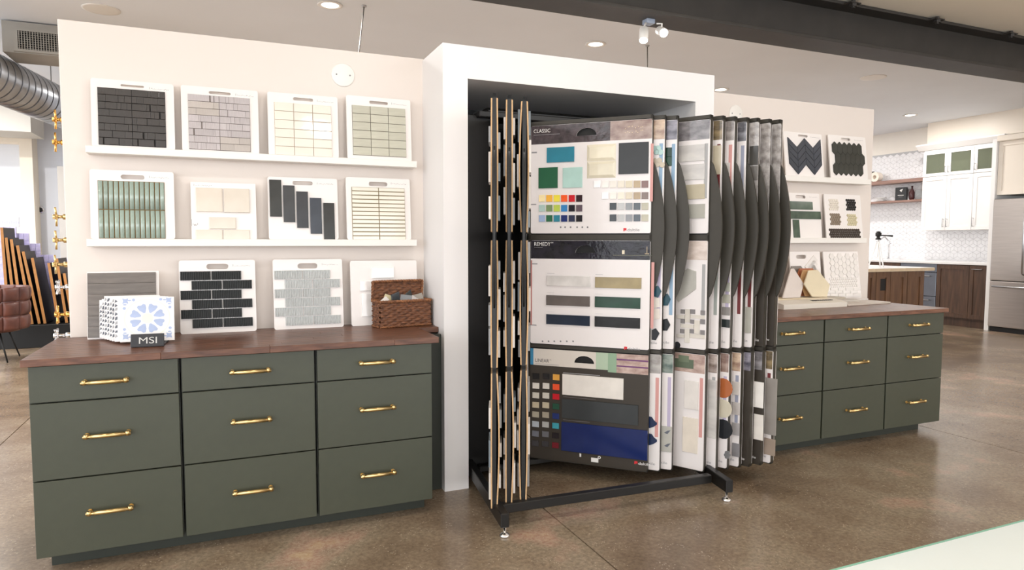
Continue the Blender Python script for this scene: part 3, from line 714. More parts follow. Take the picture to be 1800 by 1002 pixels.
def arm(x0, y0, x1, y1, za=.045, zb=.105):
    bm = bmesh.new(); d = Vector((x1-x0, y1-y0, 0)).normalized(); s = Vector((-d.y, d.x, 0))*.018
    P = [Vector((x0, y0, 0)), Vector((x1, y1, 0))]; vs = []
    for z in (za, zb):
        for p in P:
            for k in (-1, 1): vs.append(bm.verts.new(Vector(rl(*(p+s*k).xy, z))))
    for f_ in ((0, 1, 3, 2), (4, 6, 7, 5), (0, 4, 5, 1), (2, 3, 7, 6), (0, 2, 6, 4), (1, 5, 7, 3)): bm.faces.new([vs[i] for i in f_])
    bmesh.ops.recalc_face_normals(bm, faces=bm.faces); bevel_all(bm, .003, 1); return link('base_arm', bm_mesh('base_arm', bm, RACKB), rk)
arm(1.83, .55, FA.x-.006, FA.y-.02); arm(3.02, .55, FB.x, FB.y-.02)
arm(FA.x+.02, FA.y+.10, FB.x-.02, FB.y+.10, .06, .10).name = 'cross_bar'
for P in (FA, FB):
    lathe('levelling_foot', [(.022, 0), (.022, .008), (.012, .016), (.006, .018), (.006, .046)], CHROME, rk, 16, rl(P.x, P.y, 0))
for x, y in ((1.83, .5), (3.0, .5)): lathe('levelling_foot', [(.022, 0), (.022, .008), (.012, .016), (.006, .018), (.006, .046)], CHROME, rk, 16, rl(x, y, 0))

WW, WH, WZ, HY = .636, 1.76, .08, .339
VB = [(1.189, 1.738), (.616, 1.153), (.006, .59)]
FOAM = mat('photo_print_dark', (44, 38, 40), .22, var=.5, scale=26, coat=.1, c2=(84, 72, 76), bump=.35, bscale=30)
SILV = mat('silver_wrapped_print', (196, 190, 186), .16, var=.25, scale=30, coat=.6, bump=.6, bscale=45, c2=(140, 134, 130))
def photo(i):
    c = [((172, 150, 138), (120, 92, 84)), ((150, 120, 104), (214, 190, 164)), ((74, 72, 84), (150, 146, 158)), ((150, 146, 148), (90, 86, 90)), ((150, 130, 96), (80, 72, 58)), ((168, 160, 154), (112, 106, 104)), ((140, 140, 146), (60, 58, 64)), ((196, 178, 166), (222, 208, 198)), ((200, 178, 168), (162, 150, 146)), ((180, 176, 172), (140, 134, 130)), ((70, 90, 84), (150, 160, 150)), ((196, 172, 160), (150, 120, 110)), ((120, 104, 96), (190, 176, 168))][i % 13]
    return mat('photo_print_%d' % (i % 13), c[0], .25, var=.4, scale=18, coat=.4, c2=c[1], stretch=(1, 1, 2))
STR = {'pink': (206, 150, 144), 'lilac': (182, 172, 196), 'blue': (140, 170, 196), 'grey': (168, 168, 168), 'maroon': (112, 44, 46), 'slate': (150, 154, 172), 'sage': (150, 156, 150)}
def half_moon(cx, z, r_, n=10): return [(cx+r_*math.cos(math.pi*i/n), z+r_*.72*math.sin(math.pi*i/n)) for i in range(n+1)]
def wing(hx, pxf, label, faces, seed, bow=0, T=.015, fm_=None):
    FM = fm_ or RACK
    lo, hi = R(-60), R(56)
    for _ in range(50):
        a = (lo+hi)/2; fx = px_of((hx+WW*math.sin(a), HY-WW*math.cos(a), WZ+WH))
        if fx < pxf: lo = a
        else: hi = a
    fr = Frame((hx, HY, WZ), (math.sin(a), -math.cos(a), 0), (0, 0, 1)); e = fr.empty('display_wing', label, 'display wing', 'hinged wings of the tile rack'); fr.e = e
    bm = bmesh.new()
    for lo_, hi_ in (((0, -T, WH-.018), (WW, T, WH)), ((0, -T, 1.157), (WW, T, 1.183)), ((0, -T, .594), (WW, T, .612)), ((0, -T, 0), (WW, T, .014)), ((WW-.008, -T, 0), (WW, T, WH)), ((0, -T, 0), (.014, T, WH))): bbox(bm, lo_, hi_)
    link('frame', bm_mesh('frame', bm, FM), e)
    box('core_sheet', (.014, -.004, .014), (WW-.008, .004, WH-.018), BLACK, e)
    v0, v1 = .86, 1.55; arc = [(WW-.004, v0)]+[(WW+.062*math.sin(math.pi*i/22)**.8, v0+(v1-v0)*i/22) for i in range(1, 22)]+[(WW-.004, v1)]
    plate('handle', e, arc, [], T*.4, T*.8, FM)
    for k, (b0, b1) in enumerate(VB):
        fm = faces[k] if faces else None
        for side in (-1, 1):
            dark = fm and fm.get('dark') and side < 0; silver = fm and fm.get('silver') and side < 0
            mt = PRINTD if dark else SILV if silver else PRINT
            if bow:
                n = 10; bm = bmesh.new(); bb = bow[k][0 if side < 0 else 1]; vs = []
                for i in range(n+1):
                    z = b0+(b1-b0)*i/n; o_ = bb*math.sin(math.pi*i/n); y0 = side*(T+o_); y1 = side*(T+o_+.006)
                    vs.append([bm.verts.new(p) for p in ((.016, y0, z), (WW+.006, y0, z), (WW+.006, y1, z), (.016, y1, z))])
                for p, q in zip(vs, vs[1:]):
                    for j in range(4): bm.faces.new((p[j], p[(j+1) % 4], q[(j+1) % 4], q[j])).material_index = 1 if j in (1, 3) else 0
                bm.faces.new(vs[0]).material_index = 1; bm.faces.new(vs[-1]).material_index = 1; bmesh.ops.recalc_face_normals(bm, faces=bm.faces)
                bo = link('tile_panel', bm_mesh('tile_panel', bm, [PRINT, MDF]), e)
            else:
                cut = [half_moon(WW*.485, b1-.062, .052)[::-1]] if (fm and fm.get('moon')) else []
                bo = plate('tile_panel', e, rrect(.016, WW-.001+(.010 if silver else 0), b0, b1, .008, 3), cut, side*T if side < 0 else T+.006, .006, mt)
            if bow or fm is None:
                rs = random.Random(seed*10+k*2+(side > 0)); z = b0+rs.uniform(.02, .08)
                while z < b1-.12:
                    h = rs.uniform(.06, .14); c = rs.choice(((226, 220, 214), (206, 198, 190), (150, 150, 150), (120, 130, 136)))
                    zm = (z+h/2-b0)/(b1-b0); yy = (T+.006+(bow[k][0 if side < 0 else 1] if bow else 0)*math.sin(math.pi*zm))
                    o = tile(e, WW-.16, WW-.02-rs.uniform(0, .03), z, z+h, 0, .009, paint(c, .3)); o.location.y = -yy if side < 0 else yy
                    if side > 0: o.rotation_euler = (0, 0, math.pi)
                    z += h+rs.uniform(.01, .07)
    return fr
BF = .0212   # how far a panel face stands off the wing's middle plane
def wtile(fr, x0, y0, x1, y1, c, t=.006, bev=.001, rough=.15, mt=None):
    a = fr.loc(x0, y0, BF); b = fr.loc(x1, y1, BF)
    return tile(fr.e, a[0], b[0], b[1], a[1], -.0211, t, mt or glaze(c, rough), bev)
def wflat(fr, x0, y0, x1, y1, mt, name='print', lift=0):
    a = fr.loc(x0, y0, BF); b = fr.loc(x1, y1, BF); return flat(fr.e, a[0], b[0], b[1], a[1], -.0211-lift, mt, name)
def header(fr, k, mt, u0=.017, u1=WW-.002, hh=.094, name='header_print', moon=False):
    b0, b1 = VB[k]
    if moon: return plate(name, fr.e, [(u0, b1-hh), (u1, b1-hh), (u1, b1-.001), (u0, b1-.001)], [half_moon(WW*.485, b1-.062, .052)[::-1]], -.0211, .0006, mt)
    return flat(fr.e, u0, u1, b1-hh, b1-.001, -.0211, mt, name)
def stripe(fr, k, key):
    b0, b1 = VB[k]; flat(fr.e, WW-.026, WW-.009, b0+.17, b1-.115, -.0212, paint(STR[key], .4), 'index_stripe')
def logo(fr, k, white=False, u=WW-.15):
    b0, b1 = VB[k]; z = b0+.026
    prism(fr.e, [(u, z), (u+.006, z), (u+.008, z+.008), (u+.014, z), (u+.016, z+.013), (u+.009, z+.015), (u, z+.014)], -.0212, .0005, RED, .0001, 'logo_mark')
    text(fr.e, 'daltile', u+.02, z, .0125, -.0219, INKW if white else INK, .058)
LABELS_L = ['hinged wing edge-on to the niche opening, outermost by the white jamb', 'hinged wing edge-on, second from the white jamb', 'hinged wing edge-on, next to the open CLASSIC wing']
for i, (hx, pf) in enumerate(((1.90, 869), (1.978, 895.5), (2.056, 922))):
    hx = onY(pf+1.5, 500, HY).x
    wing(hx, pf, LABELS_L[i], None, i+1, bow=[[(.001, .002), (.002, .003), (.001, .009)], [(.002, .001), (.003, .002), (.001, .008)], [(.009, .006), (.004, .006), (.006, .005)]][i], T=.0085, fm_=RACKB)
HX = [2.134, 2.212, 2.29, 2.543, 2.623, 2.703, 2.783, 2.863, 2.943, 3.021]
PF = [1148.6, 1171, 1193, 1252, 1274, 1294.6, 1316, 1334.6, 1355, 1373.6]
lab = ['open wing with tile panels headed CLASSIC, REMEDY and LINEAR', 'wing with mint penny rounds and navy curved tiles, next to the CLASSIC wing', 'wing with dark green tiles and a grey star tile', 'wing opened wider with four marble tiles and a basketweave panel', 'wing with tall tan tile, next to the marble wing', 'wing with half-round brown, cream and black tiles', 'wing with a column of grey tiles and slate blue stripes', 'wing with silver wrapped panel and dark square tiles', 'wing with dark lower panels and two white tiles', 'wing at the far end of the rack beside the green cabinet']
spec = [
 [dict(moon=1), dict(moon=1), dict(dark=1, moon=1)], [{}, {}, {}], [{}, {}, {}], [{}, {}, {}], [{}, {}, {}], [{}, {}, {}], [{}, {}, {}],
 [dict(silver=1), {}, dict(dark=1)], [dict(silver=1), dict(dark=1), dict(dark=1)], [dict(silver=1), dict(dark=1), {}]]
WG_ = [wing(HX[i], PF[i], lab[i], spec[i], 20+i) for i in range(10)]
stripes = [None, ('blue', 'lilac', 'pink'), ('blue', 'blue', 'lilac'), ('grey', 'grey', 'pink'), ('maroon', 'sage', 'grey'), ('pink', 'lilac', 'lilac'), ('slate', 'maroon', 'slate'), (None, 'maroon', None), (None, None, None), (None, None, 'maroon')]
for i in range(1, 10):
    for k in range(3):
        if stripes[i][k]: stripe(WG_[i], k, stripes[i][k])
        if not spec[i][k].get('silver'): header(WG_[i], k, photo(i+k*4))
        logo(WG_[i], k, bool(spec[i][k].get('dark')), WW-.24 if i == 3 else WW-.10)
# --- the CLASSIC wing
f = WG_[0]
def z1(x, y): return (930+x*.22954, 190+y*.22954)
def z2(x, y): return (800+x*.2395, 400+y*.2395)
def z3(x, y): return (930+x*.2397, 600+y*.2397)
def zt(zf, q, c, **k): return wtile(f, *zf(q[0], q[1]), *zf(q[2], q[3]), c, **k)
header(f, 0, FOAM, .017, .43, moon=True); header(f, 0, photo(0), .4302, WW-.002)
us, vs_ = f.loc(*z1(36, 192), BF); ue, _ = f.loc(*z1(163, 190), BF)
text(f.e, 'CLASSIC', us, vs_, .018, -.0219, INKW, ue-us); flat(f.e, us, ue+.05, vs_-.012, vs_-.010, -.0219, INK, 'fine_print')
for q in range(16):
    uu = .50+.013*(q % 8)+random.uniform(-.004, .004); vv = VB[0][1]-.03-.022*(q//8)-random.uniform(0, .012); flat(f.e, uu, uu+.003, vv, vv+.003, -.0219, paint((246, 226, 176), .4), 'light_print')
zt(z1, (138, 305, 347, 410), (48, 128, 150), rough=.08); zt(z1, (75, 458, 220, 612), (34, 92, 62), rough=.12); zt(z1, (260, 458, 408, 608), (172, 204, 196), rough=.15)
for q in ((445, 283, 665, 400), (445, 412, 665, 532)): zt(z1, q, (226, 218, 196), t=.009, bev=.014, rough=.06)
zt(z1, (690, 270, 914, 500), (46, 47, 48), rough=.25, t=.008)
CA = [[(246, 226, 172), (248, 184, 70), (236, 220, 70), (242, 92, 36), (200, 28, 40), (52, 32, 36)], [(180, 206, 200), (126, 148, 104), (184, 202, 84), (54, 130, 190), (24, 20, 32), (98, 84, 92)], [(158, 180, 214), (42, 104, 70), (48, 130, 150), (26, 44, 106), (48, 54, 80), (34, 32, 36)]]
for r_, y in enumerate((667, 742, 820)):
    for c, x in enumerate((77, 133, 190, 247, 305, 362)): zt(z1, (x, y, x+46, y+50), CA[r_][c], t=.005)
CB = [[(244, 242, 242), (240, 236, 230), (234, 228, 218), (228, 220, 204), (212, 202, 178), (180, 160, 130), (136, 108, 104)], [(242, 240, 240), (236, 230, 222), (232, 224, 208), (212, 202, 182), (178, 158, 130), (128, 112, 106)], [(58, 62, 66), (196, 196, 196), (146, 150, 154), (92, 100, 106), (182, 178, 160)], [(60, 64, 68), (192, 192, 192), (144, 146, 150), (92, 100, 108), (182, 178, 160)]]
for r_, y in enumerate((557, 645, 727, 815)):
    row = CB[r_]
    for c in range(len(row)):
        x = 863-(len(row)-1-c)*61; zt(z1, (x, y, x+50, y+52), row[c], t=.005)
wflat(f, *z1(932, 272), *z1(947, 715), paint(STR['pink'], .4), 'index_stripe'); wflat(f, *z1(20, 336), *z1(60, 345), INK, 'index_tab'); wflat(f, *z1(15, 734), *z1(55, 742), INK, 'index_tab')
def icons(zf, xs_, y):
    for x in xs_:
        u, v = f.loc(*zf(x, y), BF); prism(f.e, [(u+.005*math.cos(q*math.pi/4), v+.005*math.sin(q*math.pi/4)) for q in range(8)], -.0212, .0004, INK, .0001, 'icon_print')
        flat(f.e, u-.0025, u+.0025, v-.001, v+.001, -.0217, INKD, 'icon_print')
icons(z1, (242, 276, 318, 368, 408, 448), 912)
def logo_at(zf, x, y, white=False):
    u, v = f.loc(*zf(x, y), BF); prism(f.e, [(u, v), (u+.006, v), (u+.008, v+.008), (u+.014, v), (u+.016, v+.014), (u+.009, v+.016), (u, v+.015)], -.0212, .0005, RED, .0001, 'logo_mark')
    text(f.e, 'daltile', u+.02, v, .0135, -.0219, INKW if white else INK, .06)
logo_at(z1, 722, 943)
# REMEDY
header(f, 1, mat('photo_print_night', (18, 17, 20), .16, var=.3, scale=20, spec=.35, c2=(36, 32, 44), bump=.25, bscale=40), .017, WW-.002, moon=True)
us, vs_ = f.loc(*z2(582, 134), BF); ue, _ = f.loc(*z2(700, 134), BF); text(f.e, 'REMEDY', us, vs_, .019, -.0219, INKW, ue-us)
text(f.e, 'TM', ue+.003, vs_+.013, .006, -.0219, INKW); flat(f.e, us, us+.045, vs_-.009, vs_-.007, -.0219, INK, 'fine_print')
wflat(f, *z2(1160, 200), *z2(1442, 209), paint((96, 96, 84), .4), 'shelf_print', .0006); wflat(f, *z2(1225, 166), *z2(1244, 195), paint((226, 214, 190), .4), 'vase_print', .0006); wflat(f, *z2(1406, 140), *z2(1410, 195), paint((180, 160, 130), .4), 'lamp_print', .0006); wflat(f, *z2(1392, 190), *z2(1424, 196), paint((180, 160, 130), .4), 'lamp_print', .0006)
for q, c in (((675, 352, 993, 434), (212, 208, 204)), ((1030, 362, 1367, 450), (158, 142, 104)), ((672, 495, 990, 580), (100, 92, 88)), ((1028, 505, 1360, 596), (30, 66, 50)), ((672, 635, 990, 722), (34, 44, 60)), ((1027, 650, 1358, 742), (18, 17, 20))):
    zt(z2, q, c, t=.008, mt=mat('remedy_%d' % c[0], c, .16, var=.2, scale=9, coat=.05, bump=.1, bscale=18, spec=.3))
    wflat(f, *z2(q[0], q[1]-18), *z2(q[0]+55, q[1]-15), INK, 'fine_print')
wflat(f, *z2(1441, 254), *z2(1455, 742), paint(STR['pink'], .4), 'index_stripe'); wflat(f, *z2(556, 240), *z2(563, 715), paint((178, 110, 104), .4), 'index_stripe'); wflat(f, *z2(560, 262), *z2(604, 271), INK, 'index_tab'); wflat(f, *z2(553, 711), *z2(597, 720), INK, 'index_tab')
icons(z2, (642, 686, 728, 774, 820, 866), 835); logo_at(z2, 1240, 896)
# LINEAR
b1 = VB[2][1]
header(f, 2, mat('linear_header', (214, 206, 196), .3, var=.02), .017, .43, .088, moon=True)
flat(f.e, .017, .034, b1-.088, b1-.001, -.0219, paint((56, 134, 172), .4), 'header_stripe'); flat(f.e, .37, .432, b1-.088, b1-.001, -.0219, paint((172, 190, 166), .4), 'header_print'); flat(f.e, .432, .475, b1-.098, b1-.001, -.0211, paint((140, 168, 140), .4), 'header_print')
header(f, 2, photo(11), .4752, WW-.002, .098)
for dz in (.03, .063): flat(f.e, .476, WW-.003, b1-dz-.0035, b1-dz+.0035, -.0219, paint((104, 50, 104), .4), 'ribbon_print')
us, vs_ = f.loc(*z3(46, 149), BF); ue, _ = f.loc(*z3(146, 149), BF); text(f.e, 'LINEAR', us, vs_, .018, -.0219, INKD, ue-us); text(f.e, 'TM', ue+.003, vs_+.012, .005, -.0219, INKD)
flat(f.e, us, us+.13, vs_-.011, vs_-.009, -.0219, INK, 'fine_print')
CC = [[(30, 28, 28), (32, 30, 30), (224, 164, 74)], [(222, 216, 206), (220, 214, 204), (228, 84, 44)], [(212, 206, 192), (208, 202, 190), (190, 26, 38)], [(196, 182, 154), (194, 182, 156), (34, 76, 58)], [(170, 162, 144), (166, 156, 138), (32, 48, 104)], [(176, 182, 188), (174, 174, 170), (62, 150, 164)], [(112, 114, 122), (104, 104, 108), (32, 26, 30)], [(66, 64, 66), (60, 58, 60), (112, 26, 36)]]
for r_ in range(8):
    for c, x in enumerate((28, 102, 176)): y = (232, 233, 240)[c]+r_*71.2-(r_*1.0)*(2-c)*.5; zt(z3, (x-r_*.8, y, x+48-r_*.8, y+46), CC[r_][c], t=.005)
for q, c in (((247, 238, 692, 428), (226, 220, 212)), ((243, 418, 800, 616), (54, 57, 58)), ((240, 588, 868, 873), (24, 38, 90))): zt(z3, q, c, t=.008, rough=.2)
for y, x1 in ((228, 520), (405, 490), (575, 445)): wflat(f, *z3(250, y), *z3(x1, y+26*(x1-250)/270), INK, 'fine_print')
wflat(f, *z3(455, 852), *z3(508, 890), INKW, 'label_print'); wflat(f, *z3(370, 822), *z3(382, 848), INKW, 'label_print')
u, v = f.loc(*z3(515, 852), BF); prism(f.e, [(u+.008*math.cos(q*math.pi/6), v+.008*math.sin(q*math.pi/6)) for q in range(12)], -.0212, .0012, INKW, .0001, 'ring_print'); prism(f.e, [(u+.004*math.cos(q*math.pi/6), v+.004*math.sin(q*math.pi/6)) for q in range(12)], -.0226, .0004, PRINTD, .0001, 'ring_print')
logo_at(z3, 772, 900, True)
# --- what shows on the other wings
def discs(f, cs, r_, c, t=.005):
    for x, y in cs:
        u, v = f.loc(x, y, BF); prism(f.e, [(u+r_*math.cos(q*math.pi/8), v+r_*math.sin(q*math.pi/8)) for q in range(16)], -.0211, t, glaze(c), .001, 'round_tile')
def wpoly(f, pts, c, t=.006): return prism(f.e, [f.loc(x, y, BF) for x, y in pts], -.0211, t, glaze(c, .2), .001)
f = WG_[1]; discs(f, ((1157.3, 260.6), (1161.2, 267.6), (1154.3, 267), (1150.5, 261)), .0135, (176, 206, 200)); discs(f, ((1159.3, 282.3), (1164, 289.8), (1155.4, 289), (1151, 283)), .0135, (196, 184, 164))
wpoly(f, [(1146, 506), (1157, 502), (1163, 512), (1157, 523), (1146, 520)], (38, 78, 92)); wpoly(f, [(1146, 524), (1160, 523), (1160, 540), (1146, 541)], (224, 218, 208)); wpoly(f, [(1146, 543), (1160, 542), (1160, 560), (1146, 562)], (222, 214, 204)); wpoly(f, [(1146, 580), (1153, 577), (1159.5, 586), (1153, 598), (1146, 597)], (32, 34, 42))
for y in (742, 772): wpoly(f, [(1138, y-11), (1146, y-9), (1150, y-3), (1155, y+1), (1155, y+4), (1149, y+8), (1138, y+11)], (32, 46, 78))
f = WG_[2]; wtile(f, 1168, 260, 1181, 275.5, (30, 60, 46)); wtile(f, 1168, 276.3, 1181, 291.5, (32, 66, 48)); wpoly(f, [(1164, 518), (1174, 516), (1179, 526), (1174, 537), (1164, 537)], (32, 72, 84)); wpoly(f, [(1164, 562), (1173, 560), (1178.5, 571), (1173, 581), (1164, 581)], (24, 28, 32))
wtile(f, 1160, 748, 1180, 795, (176, 174, 166)); 
for y in (760, 783): 
    a = f.loc(1168, y, BF); b = f.loc(1179, y+8, BF); prism(f.e, [(a[0], a[1]), ((a[0]+b[0])/2, a[1]+.012), (b[0], a[1]+.016), ((a[0]+b[0])/2, a[1]-.006)], -.0275, .0006, DGR, .0001, 'star_print')
f = WG_[3]
MB_ = mat('marble_sample', (218, 214, 208), .25, var=.1, scale=5, coat=.3, c2=(176, 172, 170), stretch=(1, 1, 2.4))
for q, m_ in (((1190, 257.5, 1239, 282), MB_), ((1190, 291, 1239, 315), MB_), ((1190, 326, 1239, 349.5), glaze((190, 180, 156), .35)), ((1190, 360, 1239, 383.5), glaze((172, 170, 160), .35))): wtile(f, *q, (0, 0, 0), mt=m_)
wpoly(f, [(1193, 486), (1209, 472), (1224, 477), (1224, 508), (1193, 531), (1186, 520)], (176, 174, 166))
BW, BG = glaze((212, 206, 196), .3), glaze((132, 128, 128), .3)
for x0, y0, x1, y1, m_ in ((1190, 553, 1204, 560.5, BW), (1205, 543, 1213, 567, BW), (1214, 553, 1239, 561, BW), (1197, 569, 1220, 577.5, BW), (1221, 563, 1230, 587, BW), (1190, 587, 1203, 594, BW), (1204, 578, 1212, 603, BW), (1213, 586.5, 1239, 596, BW), (1197, 543.5, 1204, 551.5, BG), (1214, 543.5, 1222, 552, BG), (1232, 545.5, 1239.5, 553.5, BG), (1197, 560.5, 1204, 568.5, BG), (1214, 561.5, 1220.5, 569, BG), (1231.5, 561, 1239.5, 570, BG), (1196, 578, 1203.5, 586, BG), (1213, 578.5, 1221, 586, BG), (1231.5, 580, 1239, 588.5, BG)): wtile(f, x0, y0, x1, y1, (0, 0, 0), .005, mt=m_)
wtile(f, 1204, 668, 1227, 721, (226, 220, 214)); wtile(f, 1201, 732, 1226, 798, (222, 212, 198))
u, v = f.loc(1190.5, 606.5, BF); prism(f.e, [(u+.017*math.cos(q*math.pi/8), v+.017*math.sin(q*math.pi/8)) for q in range(16)], -.0212, .0005, INKD, .0001, 'badge_print')
flat(f.e, WW-.16, WW-.06, VB[2][1]-.075, VB[2][1]-.03, -.0219, paint((92, 104, 84), .5), 'armchair_print'); flat(f.e, WW-.14, WW-.085, VB[2][1]-.045, VB[2][1]-.012, -.0224, paint((108, 120, 98), .5), 'armchair_print')
f = WG_[4]; wtile(f, 1250, 257, 1266.7, 306.5, (186, 176, 154)); wtile(f, 1246, 667, 1258, 771, (0, 0, 0), mt=MB_)
f = WG_[5]; wtile(f, 1270, 287, 1283, 310, (206, 202, 196))
for y0, y1, c in ((496, 512.6, (176, 178, 166)), (517, 533, (160, 158, 144)), (539, 554.5, (132, 128, 124)), (560.5, 576, (38, 44, 44))): wtile(f, 1266, y0, 1283, y1, c)
discs(f, ((1271, 682),), .05, (168, 96, 54)); discs(f, ((1271, 718),), .047, (206, 198, 178)); discs(f, ((1271, 754),), .05, (36, 38, 42))
for q in range(7): discs(f, ((1278.5+3.2*math.cos(q*1.05)*(q > 0), 799.5+4.6*math.sin(q*1.05)*(q > 0)),), .008, (120, 120, 120), .004)
f = WG_[6]
for y0, y1, c in ((670, 695, (214, 208, 202)), (706, 730, (196, 190, 186)), (742, 766, (170, 166, 166)), (778, 803.6, (136, 134, 136))): wtile(f, 1288, y0, 1300, y1, c)
wtile(f, 1292, 270, 1297, 292, (180, 172, 160))
f = WG_[7]; wtile(f, 1314, 258, 1332.5, 289.5, (70, 68, 64), rough=.08); wtile(f, 1314, 293, 1331.6, 317, (110, 106, 102)); wtile(f, 1308, 539, 1320, 585.7, (170, 168, 158))
f = WG_[8]; wtile(f, 1326, 670, 1341.6, 717.7, (232, 228, 222)); wtile(f, 1326, 727, 1341, 774.5, (228, 222, 214))
f = WG_[9]; wtile(f, 1344, 663, 1364, 766, (150, 144, 138)); wtile(f, 1344, 769, 1362.5, 802, (156, 140, 126))

# ------------------------------------------------------------------ kitchen along the far wall
KW, KF = 11.05, 10.42
KWHITE = mat('kitchen_white', (242, 240, 238), .35, var=.01, scale=4); KCREAM = mat('kitchen_cream', (240, 230, 216), .4, var=.01, scale=4)
BRN = mat('stained_oak', (118, 84, 58), .42, var=.22, scale=7, stretch=(4, 4, .5), c2=(88, 60, 42)); BRN2 = mat('stained_oak_dark', (92, 66, 48), .42, var=.22, scale=7, stretch=(4, 4, .5), c2=(66, 46, 34))
QZ = mat('white_quartz', (238, 236, 234), .2, var=.03, scale=5)
GLS = mat('cabinet_glass', (206, 214, 190), .04, trans=.85, var=.01)
SAT = mat('satin_nickel', (188, 188, 190), .28, 1, var=.03)
# backsplash of rhombus tiles
wk = bpy.data.objects['wall_kitchen']
RH = mat('backsplash_tile', (240, 240, 242), .18, var=.02, scale=3, coat=.4); 
bs = box('backsplash_grout', (KW-.006, 3.12, .93), (KW-.0005, 8.55, 2.70), mat('grout_pale', (190, 190, 192), .8, var=.03)); bs.parent = wk; bs.matrix_parent_inverse = Matrix.Translation(wk.location).inverted()
bm = bmesh.new(); s = .066; g = .955; dy = s*math.sqrt(3); dz = 1.5*s; row = 0; z = .90
while z < 2.72:
    y = 3.12+(dy/2 if row % 2 else 0)
    while y < 6.6:
        for k in range(3):
            a = math.pi/2+k*2*math.pi/3; c0 = (0, 0); P = [c0]+[(s*math.cos(a+d), s*math.sin(a+d)) for d in (0, math.pi/3, 2*math.pi/3)]
            mx = sum(p[0] for p in P)/4; mz = sum(p[1] for p in P)/4; P = [(mx+(p[0]-mx)*g, mz+(p[1]-mz)*g) for p in P]
            if all(3.13 < y+p[0] < 6.7 and (.86 < z+p[1] < 2.698) for p in P):
                vs = [bm.verts.new((KW-.012, y+p[0], z+p[1])) for p in P]; vb = [bm.verts.new((KW-.005, y+p[0], z+p[1])) for p in P]
                bm.faces.new(vs)
                for i in range(4): bm.faces.new((vs[i], vs[(i+1) % 4], vb[(i+1) % 4], vb[i]))
        y += dy
    z += dz; row += 1
bmesh.ops.recalc_face_normals(bm, faces=bm.faces)
o = tag(link('rhombus_tiles', bm_mesh('rhombus_tiles', bm, RH)), kind='stuff'); o.parent = wk; o.matrix_parent_inverse = Matrix.Translation(wk.location).inverted()

def shaker(par, x, ya, yb_, za, zb, mt, name='door', panel=None, st=.055, th=.02):
    """door facing -x at plane x; a frame with a recessed panel"""
    d = bpy.data.objects.new(name, None); COL.objects.link(d); d.parent = par; d.location = (x, (ya+yb_)/2, (za+zb)/2); w, h = (yb_-ya)/2-.002, (zb-za)/2-.002
    boxes('door_frame', [((-th, -w, -h), (0, -w+st, h)), ((-th, w-st, -h), (0, w, h)), ((-th, -w+st, -h), (0, w-st, -h+st)), ((-th, -w+st, h-st), (0, w-st, h))], mt, d)
    box('door_panel', (-th*.45, -w+st, -h+st), (-.002, w-st, h-st), panel or mt, d)
    return d
def bar_handle(par, p, L_, axis='z', r_=.005, mt=SAT):
    v = Vector((0, 0, L_/2)) if axis == 'z' else Vector((0, L_/2, 0)); p = Vector(p); bm = bmesh.new()
    tube_bm(bm, [p-v+Vector((-.03, 0, 0)), p+v+Vector((-.03, 0, 0))], r_, 8)
    for s in (-1, 1): tube_bm(bm, [p+v*.85*s, p+v*.85*s+Vector((-.03, 0, 0))], r_*.9, 6)
    bmesh.ops.recalc_face_normals(bm, faces=bm.faces); return link('handle', bm_mesh('handle', bm, mt, True), par)
UX = 10.7
Yu = [3.945+.39, 3.945, 3.562]
def upper(ya, yb_, doors, label):
    t = thing('wall_cabinet', (UX, ya, 1.40), label, 'cabinet', 'white kitchen wall cabinets')
    W_ = yb_-ya; D = KW-.014-UX
    boxes('body', [((.0, 0, 0), (D, W_, .02)), ((0, 0, 1.2), (D, W_, 1.22)), ((0, 0, .80), (D, W_, .82)), ((0, 0, .02), (D, .018, 1.2)), ((0, W_-.018, .02), (D, W_, 1.2)), ((D-.012, .018, .02), (D, W_-.018, 1.2))], KWHITE, t)
    n = len(doors)
    for i in range(n):
        a, b = W_*i/n, W_*(i+1)/n
        d = shaker(t, -.001, a, b, 0, .815, KWHITE); s = doors[i]
        bar_handle(d, (-.02, s*((b-a)/2-.028), -.30), .13)
        d = shaker(t, -.001, a, b, .82, 1.2, KWHITE, 'glass_door', GLS, .045); bar_handle(d, (-.02, s*((b-a)/2-.024), -.10), .10)
    return t
upper(3.562, 4.335, [1, -1], 'white wall cabinet with two glass-topped doors over the backsplash')
upper(3.14, 3.560, [1], 'white wall cabinet with glass top door beside the refrigerator')
# crown
bm = bmesh.new(); prof = [(0, 0), (-.02, .005), (-.085, .075), (-.085, .095), (0.33, .095), (.33, 0)]
A = [bm.verts.new((UX+x, 3.12, 2.622+z)) for x, z in prof]; B = [bm.verts.new((UX+x, 4.42-.0*z, 2.622+z)) for x, z in prof]
for i in range(len(prof)): bm.faces.new((A[i], B[i], B[(i+1) % len(prof)], A[(i+1) % len(prof)]))
bm.faces.new(A); bm.faces.new(B); bmesh.ops.recalc_face_normals(bm, faces=bm.faces)
tag(link('crown_moulding', bm_mesh('crown_moulding', bm, KWHITE)), 'white sloping crown moulding on top of the kitchen wall cabinets', 'moulding')
tag(box('wall_soffit', (10.74, .6, 2.72), (KW, 4.33, CZ), KCREAM), kind='structure')
